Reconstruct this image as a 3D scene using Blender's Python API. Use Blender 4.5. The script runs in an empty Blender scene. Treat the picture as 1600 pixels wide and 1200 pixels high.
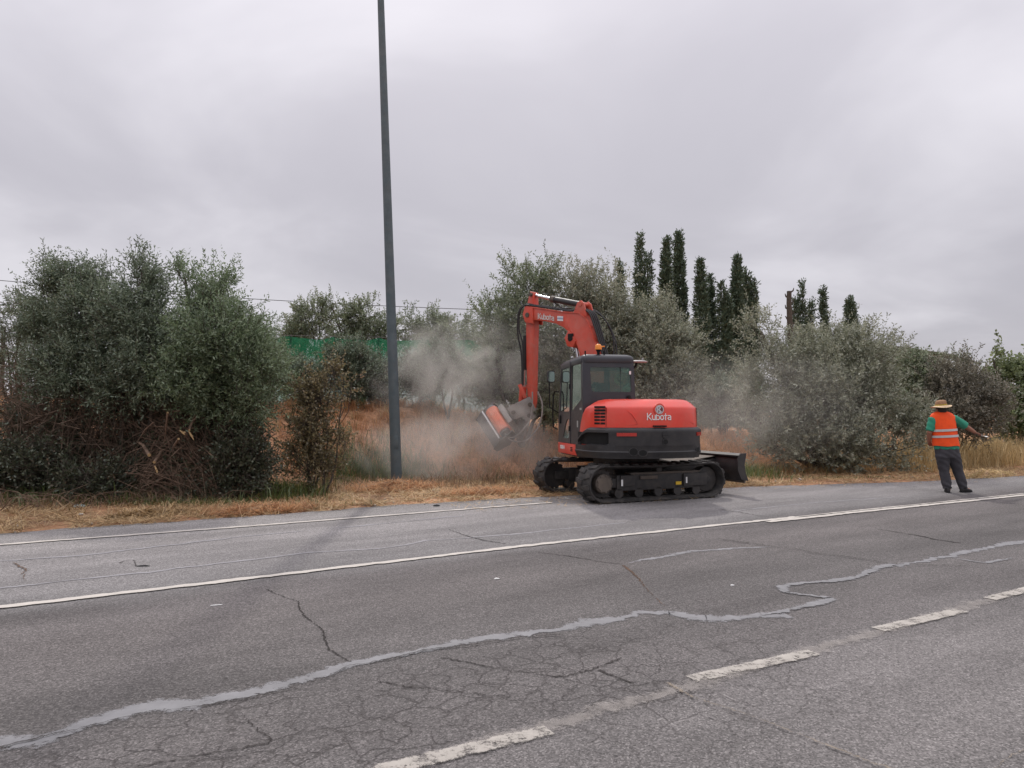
import bpy, bmesh, math, random
import numpy as np
from mathutils import Vector, Matrix

R = math.radians
random.seed(11)
rng = np.random.default_rng(11)
scene = bpy.context.scene
COL = scene.collection

# ------------------------------------------------------------------ camera
F_PX, CX, CY, CAM_H = 1109.0, 800.0, 600.0, 1.55
PITCH = math.atan(45.0 / F_PX)
cam_d = bpy.data.cameras.new('camera')
cam_d.sensor_width = 36.0
cam_d.lens = F_PX / 1600.0 * 36.0
cam_d.clip_start = 0.05
cam_d.clip_end = 3000.0
cam = bpy.data.objects.new('camera', cam_d)
COL.objects.link(cam)
cam.location = (0, 0, CAM_H)
cam.rotation_euler = (math.pi / 2 + PITCH, 0, 0)
scene.camera = cam

# ------------------------------------------------------------------ sky
SUN_EL, SUN_AZ = 47.0, -4.0           # sun behind the trees, veiled by cloud
world = bpy.data.worlds.new('World')
scene.world = world
world.use_nodes = True
wn, wl = world.node_tree.nodes, world.node_tree.links
wn.clear()
w_out = wn.new('ShaderNodeOutputWorld')
w_bg = wn.new('ShaderNodeBackground')
w_bg.inputs['Strength'].default_value = 0.1
w_sky = wn.new('ShaderNodeTexSky')
w_sky.sky_type = 'NISHITA'
w_sky.sun_disc = False
w_sky.sun_elevation = R(SUN_EL)
w_sky.sun_rotation = R(SUN_AZ)
w_co = wn.new('ShaderNodeTexCoord')
w_sep = wn.new('ShaderNodeSeparateXYZ')
wl.new(w_co.outputs['Generated'], w_sep.inputs[0])
w_z = wn.new('ShaderNodeMath'); w_z.operation = 'MAXIMUM'; w_z.inputs[1].default_value = 0.0
wl.new(w_sep.outputs['Z'], w_z.inputs[0])
w_za = wn.new('ShaderNodeMath'); w_za.operation = 'ADD'; w_za.inputs[1].default_value = 0.22
wl.new(w_z.outputs[0], w_za.inputs[0])
w_div = wn.new('ShaderNodeVectorMath'); w_div.operation = 'DIVIDE'
w_cmb = wn.new('ShaderNodeCombineXYZ')
for k in range(3):
    wl.new(w_za.outputs[0], w_cmb.inputs[k])
wl.new(w_co.outputs['Generated'], w_div.inputs[0])
wl.new(w_cmb.outputs[0], w_div.inputs[1])
w_map = wn.new('ShaderNodeMapping')
w_map.inputs['Scale'].default_value = (0.85, 1.0, 1.0)
w_map.inputs['Location'].default_value = (1.9, 0.4, 0.0)
w_map.inputs['Rotation'].default_value = (0, 0, R(-28))
wl.new(w_div.outputs[0], w_map.inputs[0])
w_n = wn.new('ShaderNodeTexNoise')
w_n.inputs['Scale'].default_value = 1.0
w_n.inputs['Detail'].default_value = 5.0
w_n.inputs['Roughness'].default_value = 0.5
w_n.inputs['Distortion'].default_value = 0.5
wl.new(w_map.outputs[0], w_n.inputs['Vector'])
w_r = wn.new('ShaderNodeValToRGB')
w_r.color_ramp.interpolation = 'B_SPLINE'
w_r.color_ramp.elements[0].position = 0.39
w_r.color_ramp.elements[0].color = (0.378, 0.364, 0.400, 1)
w_r.color_ramp.elements[1].position = 0.63
w_r.color_ramp.elements[1].color = (0.60, 0.582, 0.618, 1)
wl.new(w_n.outputs['Fac'], w_r.inputs[0])
w_k = wn.new('ShaderNodeVectorMath'); w_k.operation = 'SCALE'
# overcast luminance rises towards the zenith
w_p = wn.new('ShaderNodeMath'); w_p.operation = 'POWER'; w_p.inputs[1].default_value = 2.2
wl.new(w_z.outputs[0], w_p.inputs[0])
w_g = wn.new('ShaderNodeMath'); w_g.operation = 'MULTIPLY_ADD'; w_g.inputs[1].default_value = 15.5; w_g.inputs[2].default_value = 8.1
wl.new(w_p.outputs[0], w_g.inputs[0])
wl.new(w_g.outputs[0], w_k.inputs['Scale'])
wl.new(w_r.outputs[0], w_k.inputs[0])
w_mix = wn.new('ShaderNodeMix'); w_mix.data_type = 'RGBA'
w_mix.inputs[0].default_value = 0.965
wl.new(w_sky.outputs[0], w_mix.inputs[6])
wl.new(w_k.outputs[0], w_mix.inputs[7])
wl.new(w_mix.outputs[2], w_bg.inputs['Color'])
wl.new(w_bg.outputs[0], w_out.inputs['Surface'])

# ------------------------------------------------------------------ sun
sun_d = bpy.data.lights.new('sun', 'SUN')
sun_d.energy = 1.15
sun_d.angle = R(1.6)
sun_d.color = (1.0, 0.95, 0.88)
sun = bpy.data.objects.new('sun', sun_d)
COL.objects.link(sun)
sun.rotation_euler = (-R(90 - SUN_EL), 0, R(-SUN_AZ))
sun.location = (0, 30, 30)

scene.view_settings.view_transform = 'Standard'
scene.view_settings.look = 'None'
scene.view_settings.exposure = 0.62
scene.view_settings.gamma = 1.0
scene.view_settings.use_curve_mapping = False
scene.render.engine = 'CYCLES'
cy = scene.cycles
cy.use_denoising = True
cy.max_bounces = 6
cy.diffuse_bounces = 3
cy.glossy_bounces = 2
cy.transmission_bounces = 4
cy.transparent_max_bounces = 12
cy.volume_bounces = 1
cy.volume_step_rate = 2.0
cy.volume_max_steps = 96
cy.caustics_reflective = False
cy.caustics_refractive = False
cy.sample_clamp_indirect = 4.0

# ------------------------------------------------------------------ pixel geometry
CP, SP = math.cos(PITCH), math.sin(PITCH)
def ray(px, py):
    a, b = (px - CX) / F_PX, (CY - py) / F_PX
    return Vector((a, CP - b * SP, SP + b * CP))
def pt(px, py, Y):
    d = ray(px, py)
    return Vector((d.x, d.y, d.z)) * (Y / d.y) + Vector((0, 0, CAM_H))
def gp(px, py, z=0.0):
    d = ray(px, py)
    t = (z - CAM_H) / d.z
    return Vector((d.x * t, d.y * t, z))
ROAD_A = R(32.6)
UX, UY = math.cos(ROAD_A), math.sin(ROAD_A)
def to_uv(x, y):
    return x * UX + y * UY, -x * UY + y * UX
def to_xy(u, v):
    return u * UX - v * UY, u * UY + v * UX

# ------------------------------------------------------------------ terrain shape
EDGE_U = np.array([-400, -60, -8, -0.64, 2.5, 4.9, 7.0, 12.0, 16.6, 20.3, 40, 400.0])
EDGE_V = np.array([11.4, 11.4, 11.4, 11.3, 11.15, 11.15, 10.9, 10.0, 8.55, 8.0, 7.2, 7.0])
def edge(u):
    return np.interp(u, EDGE_U, EDGE_V)
def sstep(a, b, x):
    t = np.clip((x - a) / (b - a), 0, 1)
    return t * t * (3 - 2 * t)
def hgt(x, y):
    x = np.asarray(x, float); y = np.asarray(y, float)
    u = x * UX + y * UY
    v = -x * UY + y * UX
    w = v - edge(u)
    h = np.where(w < 0, -0.05, 0.0)
    h = -0.05 + 0.055 * sstep(-0.05, 0.12, w)
    ditch = np.exp(-((w - 4.9) / 0.85) ** 2) * (0.55 * (1 - sstep(9, 13, u)) + 0.12)
    Hb = 1.72 - 0.75 * sstep(8.5, 14.5, u) - 0.35 * sstep(15, 22, u)
    bank = Hb * sstep(5.3, 9.0, w)
    nz = 0.05 * np.sin(u * 2.1 + 0.7 * np.sin(w * 1.7)) * np.cos(w * 1.9 + 1.3 * np.sin(u * 0.8)) \
        + 0.03 * np.sin(u * 5.3 + w * 3.7) * np.sin(w * 6.1 - u * 2.2)
    return h - ditch * sstep(2.5, 4.2, w) + bank + nz * (sstep(0.1, 1.2, w) * (0.35 + 1.4 * sstep(4, 6, w)))
def gz(x, y):
    return float(hgt(x, y))

# ------------------------------------------------------------------ materials
MATS = {}
def new_mat(name):
    m = bpy.data.materials.new(name)
    m.use_nodes = True
    m.node_tree.nodes.clear()
    return m, m.node_tree.nodes, m.node_tree.links
def ramp(n, stops, interp='LINEAR'):
    r = n.new('ShaderNodeValToRGB')
    e = r.color_ramp.elements
    r.color_ramp.interpolation = interp
    while len(e) < len(stops):
        e.new(0.5)
    for q, (p, c) in zip(e, stops):
        q.position = p
        q.color = (c[0], c[1], c[2], 1) if not isinstance(c, (int, float)) else (c, c, c, 1)
    return r
def noise(n, l, co, scale, detail=4, rough=0.55, dist=0.0):
    t = n.new('ShaderNodeTexNoise')
    t.inputs['Scale'].default_value = scale
    t.inputs['Detail'].default_value = detail
    t.inputs['Roughness'].default_value = rough
    t.inputs['Distortion'].default_value = dist
    if co is not None:
        l.new(co, t.inputs['Vector'])
    return t.outputs['Fac']
def mixc(n, l, fac, a, b, mode='MIX'):
    m = n.new('ShaderNodeMix'); m.data_type = 'RGBA'; m.blend_type = mode
    for sock, v in ((m.inputs[0], fac), (m.inputs[6], a), (m.inputs[7], b)):
        if isinstance(v, bpy.types.NodeSocket):
            l.new(v, sock)
        elif isinstance(v, (int, float)):
            sock.default_value = v if sock == m.inputs[0] else (v, v, v, 1)
        else:
            sock.default_value = (v[0], v[1], v[2], 1)
    return m.outputs[2]
def math_n(n, l, op, a, b=None, clamp=False):
    m = n.new('ShaderNodeMath'); m.operation = op; m.use_clamp = clamp
    for k, v in enumerate((a, b)):
        if v is None: continue
        if isinstance(v, bpy.types.NodeSocket): l.new(v, m.inputs[k])
        else: m.inputs[k].default_value = v
    return m.outputs[0]

def plain(name, col, rough=0.6, metal=0.0, var=0.25, scale=6.0, dirt=None, dirt_amt=0.0, bump=0.0, bscale=60.0, spec=0.5, coat=0.0):
    """painted / moulded surface: base colour with noise variation, dust film and fine relief"""
    if name in MATS: return MATS[name]
    m, n, l = new_mat(name)
    out = n.new('ShaderNodeOutputMaterial'); p = n.new('ShaderNodeBsdfPrincipled')
    l.new(p.outputs[0], out.inputs[0])
    co = n.new('ShaderNodeTexCoord').outputs['Object']
    f = noise(n, l, co, scale, 6, 0.6)
    lo = [c * (1 - var) for c in col]; hi = [min(1, c * (1 + var)) for c in col]
    c = ramp(n, [(0.3, lo), (0.7, hi)]); l.new(f, c.inputs[0])
    cs = c.outputs[0]
    rs = math_n(n, l, 'MULTIPLY_ADD', f, 0.25); 
    rs.node.inputs[2].default_value = rough - 0.125
    if dirt:
        g = noise(n, l, co, scale * 0.7, 8, 0.7, 0.6)
        dr = ramp(n, [(0.40, 0.0), (0.72, dirt_amt)]); l.new(g, dr.inputs[0])
        cs = mixc(n, l, dr.outputs[0], cs, dirt)
    l.new(cs, p.inputs['Base Color']); l.new(rs, p.inputs['Roughness'])
    p.inputs['Metallic'].default_value = metal
    p.inputs['Specular IOR Level'].default_value = spec
    p.inputs['Coat Weight'].default_value = coat
    p.inputs['Coat Roughness'].default_value = 0.15
    if bump:
        b = n.new('ShaderNodeBump'); b.inputs['Strength'].default_value = bump; b.inputs['Distance'].default_value = 0.01
        l.new(noise(n, l, co, bscale, 4, 0.6), b.inputs['Height']); l.new(b.outputs[0], p.inputs['Normal'])
    MATS[name] = m
    return m

def leafy(name, front, back, var=0.5, trans=0.25, hue=None, gloss=0.25):
    """leaf / blade material, per-face random value in attribute 'rnd'"""
    if name in MATS: return MATS[name]
    m, n, l = new_mat(name)
    out = n.new('ShaderNodeOutputMaterial')
    at = n.new('ShaderNodeAttribute'); at.attribute_name = 'rnd'
    geo = n.new('ShaderNodeNewGeometry')
    base = mixc(n, l, geo.outputs['Backfacing'], front, back)
    vr = ramp(n, [(0.0, 1 - var), (1.0, 1 + var)]); l.new(at.outputs['Fac'], vr.inputs[0])
    c = mixc(n, l, 1.0, base, vr.outputs[0], 'MULTIPLY')
    if hue:
        hr = ramp(n, [(0.72, 0.0), (1.0, 1.0)]); l.new(at.outputs['Fac'], hr.inputs[0])
        c = mixc(n, l, hr.outputs[0], c, hue)
    d = n.new('ShaderNodeBsdfDiffuse'); l.new(c, d.inputs[0])
    t = n.new('ShaderNodeBsdfTranslucent'); l.new(c, t.inputs[0])
    mx = n.new('ShaderNodeMixShader'); mx.inputs[0].default_value = trans
    l.new(d.outputs[0], mx.inputs[1]); l.new(t.outputs[0], mx.inputs[2])
    g = n.new('ShaderNodeBsdfGlossy'); g.inputs['Roughness'].default_value = 0.45
    g.inputs['Color'].default_value = (0.8, 0.85, 0.85, 1)
    m2 = n.new('ShaderNodeMixShader'); m2.inputs[0].default_value = gloss * 0.2
    l.new(mx.outputs[0], m2.inputs[1]); l.new(g.outputs[0], m2.inputs[2])
    l.new(m2.outputs[0], out.inputs[0])
    MATS[name] = m
    return m

def glass(name, tint, refl=0.12):
    if name in MATS: return MATS[name]
    m, n, l = new_mat(name)
    out = n.new('ShaderNodeOutputMaterial')
    t = n.new('ShaderNodeBsdfTransparent'); t.inputs[0].default_value = (*tint, 1)
    g = n.new('ShaderNodeBsdfGlossy'); g.inputs['Roughness'].default_value = 0.06
    g.inputs[0].default_value = (0.5, 0.62, 0.58, 1)
    d = n.new('ShaderNodeBsdfDiffuse'); d.inputs[0].default_value = (0.26, 0.30, 0.27, 1)
    co = n.new('ShaderNodeTexCoord').outputs['Object']
    fr = n.new('ShaderNodeFresnel'); fr.inputs[0].default_value = 1.5
    f = math_n(n, l, 'ADD', fr.outputs[0], refl)
    m1 = n.new('ShaderNodeMixShader'); l.new(f, m1.inputs[0])
    l.new(t.outputs[0], m1.inputs[1]); l.new(g.outputs[0], m1.inputs[2])
    dr = ramp(n, [(0.35, 0.03), (0.8, 0.16)]); l.new(noise(n, l, co, 5.0, 6, 0.65), dr.inputs[0])
    m2 = n.new('ShaderNodeMixShader'); l.new(dr.outputs[0], m2.inputs[0])
    l.new(m1.outputs[0], m2.inputs[1]); l.new(d.outputs[0], m2.inputs[2])
    l.new(m2.outputs[0], out.inputs[0])
    MATS[name] = m
    return m

# ------------------------------------------------------------------ object helpers
def tag(o, label=None, cat=None, group=None, kind=None):
    if label: o['label'] = label
    if cat: o['category'] = cat
    if group: o['group'] = group
    if kind: o['kind'] = kind
    return o
def empty(name, loc, label=None, cat=None, group=None):
    o = bpy.data.objects.new(name, None)
    o.empty_display_size = 0.2
    o.location = loc
    COL.objects.link(o)
    return tag(o, label, cat, group)
def add_obj(name, me, mat=None, parent=None):
    o = bpy.data.objects.new(name, me)
    if mat is not None and not me.materials: me.materials.append(mat)
    COL.objects.link(o)
    if parent is not None: o.parent = parent
    return o
def np_mesh(name, V, faces, rnd=None, smooth=False):
    """V (N,3); faces: list of int arrays (F,k); rnd: per-face floats"""
    me = bpy.data.meshes.new(name)
    V = np.ascontiguousarray(V, dtype=np.float32)
    me.vertices.add(len(V)); me.vertices.foreach_set('co', V.ravel())
    lv, ls, pos = [], [], 0
    for f in faces:
        f = np.asarray(f, dtype=np.int32)
        if len(f) == 0: continue
        lv.append(f.ravel()); ls.append(pos + np.arange(len(f), dtype=np.int32) * f.shape[1]); pos += f.size
    lv = np.concatenate(lv); ls = np.concatenate(ls)
    me.loops.add(len(lv)); me.loops.foreach_set('vertex_index', lv)
    me.polygons.add(len(ls)); me.polygons.foreach_set('loop_start', ls)
    me.update(calc_edges=True)
    if smooth: me.polygons.foreach_set('use_smooth', np.ones(len(ls), dtype=bool))
    if rnd is not None:
        a = me.attributes.new('rnd', 'FLOAT', 'FACE')
        a.data.foreach_set('value', np.asarray(rnd, dtype=np.float32))
    return me
def nrm(a):
    return a / (np.linalg.norm(a, axis=-1, keepdims=True) + 1e-9)

class MB:
    """collects shapes into one mesh"""
    def __init__(s, xf=None): s.v, s.f, s.xf = [], [], xf
    def add(s, vs, fs):
        k = len(s.v)
        s.v += [Vector(v) for v in vs]
        s.f += [tuple(i + k for i in f) for f in fs]
        return s
    def box(s, c, d, rot=None):
        hx, hy, hz = d[0] / 2, d[1] / 2, d[2] / 2
        vs = [Vector((x, y, z)) for x in (-hx, hx) for y in (-hy, hy) for z in (-hz, hz)]
        if rot is not None: vs = [rot @ v for v in vs]
        c = Vector(c)
        return s.add([v + c for v in vs], [(0, 1, 3, 2), (4, 6, 7, 5), (0, 4, 5, 1), (2, 3, 7, 6), (0, 2, 6, 4), (1, 5, 7, 3)])
    def tube(s, path, rad, n=10, cap=True, flat=1.0):
        path = [Vector(p) for p in path]
        if isinstance(rad, (int, float)): rad = [rad] * len(path)
        rings, prev = [], None
        for i, p in enumerate(path):
            t = (path[min(i + 1, len(path) - 1)] - path[max(i - 1, 0)])
            t = t.normalized() if t.length > 1e-9 else Vector((0, 0, 1))
            if prev is None:
                a = Vector((0, 0, 1)) if abs(t.z) < 0.9 else Vector((1, 0, 0))
                x = t.cross(a).normalized()
            else:
                x = (prev - t * prev.dot(t)); x = x.normalized() if x.length > 1e-6 else t.orthogonal().normalized()
            prev = x
            y = t.cross(x)
            rings.append([p + (x * math.cos(2 * math.pi * k / n) + y * math.sin(2 * math.pi * k / n) * flat) * rad[i] for k in range(n)])
        vs = [v for r in rings for v in r]
        fs = []
        for i in range(len(rings) - 1):
            for k in range(n):
                fs.append((i * n + k, i * n + (k + 1) % n, (i + 1) * n + (k + 1) % n, (i + 1) * n + k))
        if cap:
            fs.append(tuple(reversed(range(n)))); fs.append(tuple((len(rings) - 1) * n + k for k in range(n)))
        return s.add(vs, fs)
    def cyl(s, a, b, r, n=16): return s.tube([a, b], r, n)
    def loft(s, rings, closed=True, cap=True):
        n = len(rings[0]); vs = [v for r in rings for v in r]; fs = []
        for i in range(len(rings) - 1):
            for k in range(n if closed else n - 1):
                fs.append((i * n + k, i * n + (k + 1) % n, (i + 1) * n + (k + 1) % n, (i + 1) * n + k))
        if cap:
            fs.append(tuple(reversed(range(n)))); fs.append(tuple((len(rings) - 1) * n + k for k in range(n)))
        return s.add(vs, fs)
    def ell(s, rings, n=20):
        """rings of (cx,cy,cz,rx,ry)"""
        return s.loft([[(cx + rx * math.cos(2 * math.pi * k / n), cy + ry * math.sin(2 * math.pi * k / n), cz) for k in range(n)] for cx, cy, cz, rx, ry in rings])
    def ball(s, c, r, n=12):
        if isinstance(r, (int, float)): r = (r, r, r)
        rings = []
        for i in range(1, n):
            a = math.pi * i / n
            rings.append((c[0], c[1], c[2] - r[2] * math.cos(a), r[0] * math.sin(a), r[1] * math.sin(a)))
        return s.ell(rings, n * 2)
    def prism(s, poly, fn):
        """poly: 2-D points; fn(p, side) -> 3-D point for side 0/1"""
        n = len(poly)
        vs = [fn(p, 0) for p in poly] + [fn(p, 1) for p in poly]
        fs = [tuple(reversed(range(n))), tuple(range(n, 2 * n))] + [(k, (k + 1) % n, n + (k + 1) % n, n + k) for k in range(n)]
        return s.add(vs, fs)
    def ring_panel(s, outer, inner, nrm_, th):
        n = len(outer); d = Vector(nrm_) * th
        o = [Vector(p) for p in outer]; i = [Vector(p) for p in inner]
        vs = o + i + [p - d for p in o] + [p - d for p in i]
        fs = []
        for k in range(n):
            q = (k + 1) % n
            fs += [(k, q, n + q, n + k), (2 * n + q, 2 * n + k, 3 * n + k, 3 * n + q), (q, k, 2 * n + k, 2 * n + q), (n + k, n + q, 3 * n + q, 3 * n + k)]
        return s.add(vs, fs)
    def mesh(s, name, smooth=None, bevel=0.0, fix=True):
        bm = bmesh.new()
        vs = [bm.verts.new((s.xf @ v) if s.xf is not None else v) for v in s.v]
        for f in s.f:
            try: bm.faces.new([vs[i] for i in f])
            except ValueError: pass
        if fix: bmesh.ops.recalc_face_normals(bm, faces=bm.faces[:])
        if bevel:
            es = [e for e in bm.edges if len(e.link_faces) == 2 and e.calc_face_angle(0) > R(35)]
            bmesh.ops.bevel(bm, geom=es, offset=bevel, segments=2, affect='EDGES', profile=0.6, clamp_overlap=True)
        me = bpy.data.meshes.new(name)
        bm.to_mesh(me); bm.free()
        if smooth is not None:
            me.polygons.foreach_set('use_smooth', np.ones(len(me.polygons), dtype=bool))
            me.set_sharp_from_angle(angle=R(smooth))
        return me
    def build(s, name, mat, parent=None, smooth=35, bevel=0.0, fix=True):
        return add_obj(name, s.mesh(name, smooth, bevel, fix), mat, parent)

def sticks(P0, P1, P2, r0, r1, n=3):
    """many bent tapered sticks (vectorised): start, middle, end -> verts, quads"""
    N = len(P0); V = []
    P = [P0, P1, P2]; Rr = [r0, (r0 + r1) / 2, r1]
    t = nrm(P2 - P0)
    a = np.where(np.abs(t[:, 2:3]) < 0.9, np.array([[0, 0, 1.0]]), np.array([[1.0, 0, 0]]))
    x = nrm(np.cross(t, a)); y = np.cross(t, x)
    for j in range(3):
        for k in range(n):
            an = 2 * math.pi * k / n
            V.append(P[j] + (x * math.cos(an) + y * math.sin(an)) * np.asarray(Rr[j]).reshape(-1, 1))
    V = np.stack(V, 1)                       # N, 3n, 3
    q = []
    for j in range(2):
        for k in range(n):
            q.append([j * n + k, j * n + (k + 1) % n, (j + 1) * n + (k + 1) % n, (j + 1) * n + k])
    q = np.array(q)
    Fc = (np.arange(N)[:, None, None] * (3 * n) + q[None]).reshape(-1, 4)
    return V.reshape(-1, 3), Fc

def blades(P, H, W, lean, jit=0.5, seg=True):
    """grass blades at points P, heights H, widths W; lean = mean horizontal lean factor"""
    N = len(P)
    az = rng.uniform(0, 2 * math.pi, N)
    d = np.stack([np.cos(az), np.sin(az), np.zeros(N)], 1)
    side = np.stack([-np.sin(az + rng.normal(0, .8, N)), np.cos(az + rng.normal(0, .8, N)), np.zeros(N)], 1)
    ln = np.abs(rng.normal(lean, lean * jit, N))[:, None]
    H = H[:, None]; W = W[:, None]
    up = np.array([[0, 0, 1.0]])
    mid = P + up * H * 0.55 + d * H * ln * 0.25
    tip = P + up * H * (1 - 0.25 * np.minimum(ln, 2)) + d * H * ln
    V = np.stack([P - side * W / 2, P + side * W / 2, mid + side * W * 0.4, mid - side * W * 0.4, tip], 1).reshape(-1, 3)
    b = np.arange(N)[:, None] * 5
    return V, b + np.array([[0, 1, 2, 3]]), b + np.array([[3, 2, 4]])
# ================================================================== GROUND
def grid_axis(fine0, fine1, step, far):
    a = [fine0]; s = step
    while a[0] > -far:
        s *= 1.35; a.insert(0, a[0] - s)
    x = fine0
    while x < fine1:
        x += step; a.append(x)
    s = step
    while a[-1] < far:
        s *= 1.35; a.append(a[-1] + s)
    return np.array(a)
gu = grid_axis(-8, 34, 0.22, 900)
gw = grid_axis(-1.0, 14, 0.16, 900)
U, W = np.meshgrid(gu, gw, indexing='ij')
Vv = W + edge(U)
X = U * UX - Vv * UY; Y = U * UY + Vv * UX
Z = hgt(X, Y)
nu, nw = U.shape
idx = np.arange(nu * nw).reshape(nu, nw)
Q = np.stack([idx[:-1, :-1], idx[1:, :-1], idx[1:, 1:], idx[:-1, 1:]], -1).reshape(-1, 4)
def ground_material():
    m, n, l = new_mat('dry_soil')
    out = n.new('ShaderNodeOutputMaterial'); p = n.new('ShaderNodeBsdfPrincipled'); l.new(p.outputs[0], out.inputs[0])
    co = n.new('ShaderNodeTexCoord').outputs['Object']
    big = noise(n, l, co, 0.55, 5, 0.6)
    c1 = ramp(n, [(0.30, (0.25, 0.155, 0.10)), (0.48, (0.44, 0.245, 0.145)), (0.62, (0.54, 0.29, 0.165)), (0.78, (0.48, 0.35, 0.22))]); l.new(big, c1.inputs[0])
    fine = noise(n, l, co, 9.0, 8, 0.72)
    c2 = ramp(n, [(0.3, 0.45), (0.7, 1.35)]); l.new(fine, c2.inputs[0])
    c = mixc(n, l, 1.0, c1.outputs[0], c2.outputs[0], 'MULTIPLY')
    st = n.new('ShaderNodeMapping'); st.inputs['Scale'].default_value = (5, 45, 5); st.inputs['Rotation'].default_value = (0, 0, 0.5)
    l.new(co, st.inputs[0])
    s = noise(n, l, st.outputs[0], 1.0, 4, 0.7, 1.5)
    sr = ramp(n, [(0.56, 0.0), (0.66, 0.65)]); l.new(s, sr.inputs[0])
    c = mixc(n, l, sr.outputs[0], c, (0.34, 0.25, 0.14))
    l.new(c, p.inputs['Base Color']); p.inputs['Roughness'].default_value = 0.95
    p.inputs['Specular IOR Level'].default_value = 0.1
    b = n.new('ShaderNodeBump'); b.inputs['Strength'].default_value = 0.9; b.inputs['Distance'].default_value = 0.05
    l.new(fine, b.inputs['Height']); l.new(b.outputs[0], p.inputs['Normal'])
    return m
SOIL = ground_material()
ground = add_obj('ground', np_mesh('ground', np.stack([X, Y, Z], -1).reshape(-1, 3), [Q], smooth=True), SOIL)
tag(ground, 'dry reddish soil of verge, ditch and bank', kind='structure')

# ================================================================== ROAD
def asphalt_material():
    m, n, l = new_mat('worn_asphalt')
    out = n.new('ShaderNodeOutputMaterial'); p = n.new('ShaderNodeBsdfPrincipled'); l.new(p.outputs[0], out.inputs[0])
    co = n.new('ShaderNodeTexCoord').outputs['Object']
    mp = n.new('ShaderNodeMapping'); mp.inputs['Rotation'].default_value = (0, 0, -ROAD_A); l.new(co, mp.inputs[0])
    uv = mp.outputs[0]
    sep = n.new('ShaderNodeSeparateXYZ'); l.new(uv, sep.inputs[0]); v = sep.outputs['Y']
    # lane / shoulder tone across the road
    mr = n.new('ShaderNodeMapRange'); mr.inputs['From Min'].default_value = -2.0; mr.inputs['From Max'].default_value = 12.0
    wob = math_n(n, l, 'MULTIPLY_ADD', noise(n, l, uv, 0.9, 4, 0.6), 0.9); wob.node.inputs[2].default_value = -0.45
    l.new(math_n(n, l, 'ADD', v, wob), mr.inputs['Value'])
    tone = ramp(n, [(0.0, (0.166, 0.156, 0.149)), (0.33, (0.160, 0.149, 0.145)), (0.38, (0.126, 0.116, 0.113)), (0.46, (0.111, 0.103, 0.100)),
                    (0.55, (0.135, 0.123, 0.119)), (0.61, (0.119, 0.109, 0.107)), (0.645, (0.177, 0.169, 0.167)), (0.8, (0.241, 0.228, 0.224)), (1.0, (0.256, 0.242, 0.231))])
    l.new(mr.outputs[0], tone.inputs[0])
    # blotches along the road, like old patches and tyre polish
    mp2 = n.new('ShaderNodeMapping'); mp2.inputs['Scale'].default_value = (0.35, 1.4, 1); l.new(uv, mp2.inputs[0])
    bl = ramp(n, [(0.3, 0.72), (0.7, 1.25)]); l.new(noise(n, l, mp2.outputs[0], 0.9, 6, 0.6), bl.inputs[0])
    c = mixc(n, l, 1.0, tone.outputs[0], bl.outputs[0], 'MULTIPLY')
    # stone grain
    vo = n.new('ShaderNodeTexVoronoi'); vo.inputs['Scale'].default_value = 120.0; l.new(uv, vo.inputs['Vector'])
    gs = n.new('ShaderNodeSeparateColor'); l.new(vo.outputs['Color'], gs.inputs[0])
    gr = ramp(n, [(0.0, 0.45), (0.45, 0.88), (0.8, 1.15), (1.0, 1.8)]); l.new(gs.outputs[0], gr.inputs[0])
    c = mixc(n, l, 0.85, c, gr.outputs[0], 'MULTIPLY')
    f2 = ramp(n, [(0.28, 0.68), (0.72, 1.32)]); l.new(noise(n, l, uv, 38.0, 5, 0.75), f2.inputs[0])
    c = mixc(n, l, 0.9, c, f2.outputs[0], 'MULTIPLY')
    # alligator cracking in worn patches
    wv = n.new('ShaderNodeVectorMath'); wv.operation = 'ADD'
    nz = n.new('ShaderNodeTexNoise'); nz.inputs['Scale'].default_value = 3.5; nz.inputs['Detail'].default_value = 5; l.new(uv, nz.inputs['Vector'])
    sc = n.new('ShaderNodeVectorMath'); sc.operation = 'SCALE'; sc.inputs['Scale'].default_value = 0.35; l.new(nz.outputs['Color'], sc.inputs[0])
    l.new(uv, wv.inputs[0]); l.new(sc.outputs[0], wv.inputs[1])
    cr = n.new('ShaderNodeTexVoronoi'); cr.feature = 'DISTANCE_TO_EDGE'; cr.inputs['Scale'].default_value = 4.6; l.new(wv.outputs[0], cr.inputs['Vector'])
    cl = ramp(n, [(0.0, 1.0), (0.018, 0.6), (0.042, 0.0)]); l.new(cr.outputs['Distance'], cl.inputs[0])
    band = ramp(n, [(0.27, 0.0), (0.34, 1.0), (0.41, 1.0), (0.47, 0.0)]); l.new(mr.outputs[0], band.inputs[0])
    ub = n.new('ShaderNodeMapRange'); ub.inputs['From Min'].default_value = 5.2; ub.inputs['From Max'].default_value = 3.4
    l.new(sep.outputs['X'], ub.inputs['Value'])
    pm = ramp(n, [(0.36, 0.0), (0.50, 1.0)]); l.new(noise(n, l, uv, 1.3, 3, 0.6), pm.inputs[0])
    mk = math_n(n, l, 'MULTIPLY', math_n(n, l, 'MULTIPLY', cl.outputs[0], pm.outputs[0]), math_n(n, l, 'MULTIPLY', band.outputs[0], ub.outputs[0]))
    c = mixc(n, l, math_n(n, l, 'MULTIPLY', mk, 0.48), c, (0.035, 0.030, 0.028))
    # straw dust blown onto the far edge
    l.new(c, p.inputs['Base Color'])
    p.inputs['Roughness'].default_value = 0.88; p.inputs['Specular IOR Level'].default_value = 0.25
    h = math_n(n, l, 'SUBTRACT', gs.outputs[0], math_n(n, l, 'MULTIPLY', mk, 2.5))
    b = n.new('ShaderNodeBump'); b.inputs['Strength'].default_value = 0.55; b.inputs['Distance'].default_value = 0.006
    l.new(h, b.inputs['Height']); l.new(b.outputs[0], p.inputs['Normal'])
    return m
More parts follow.
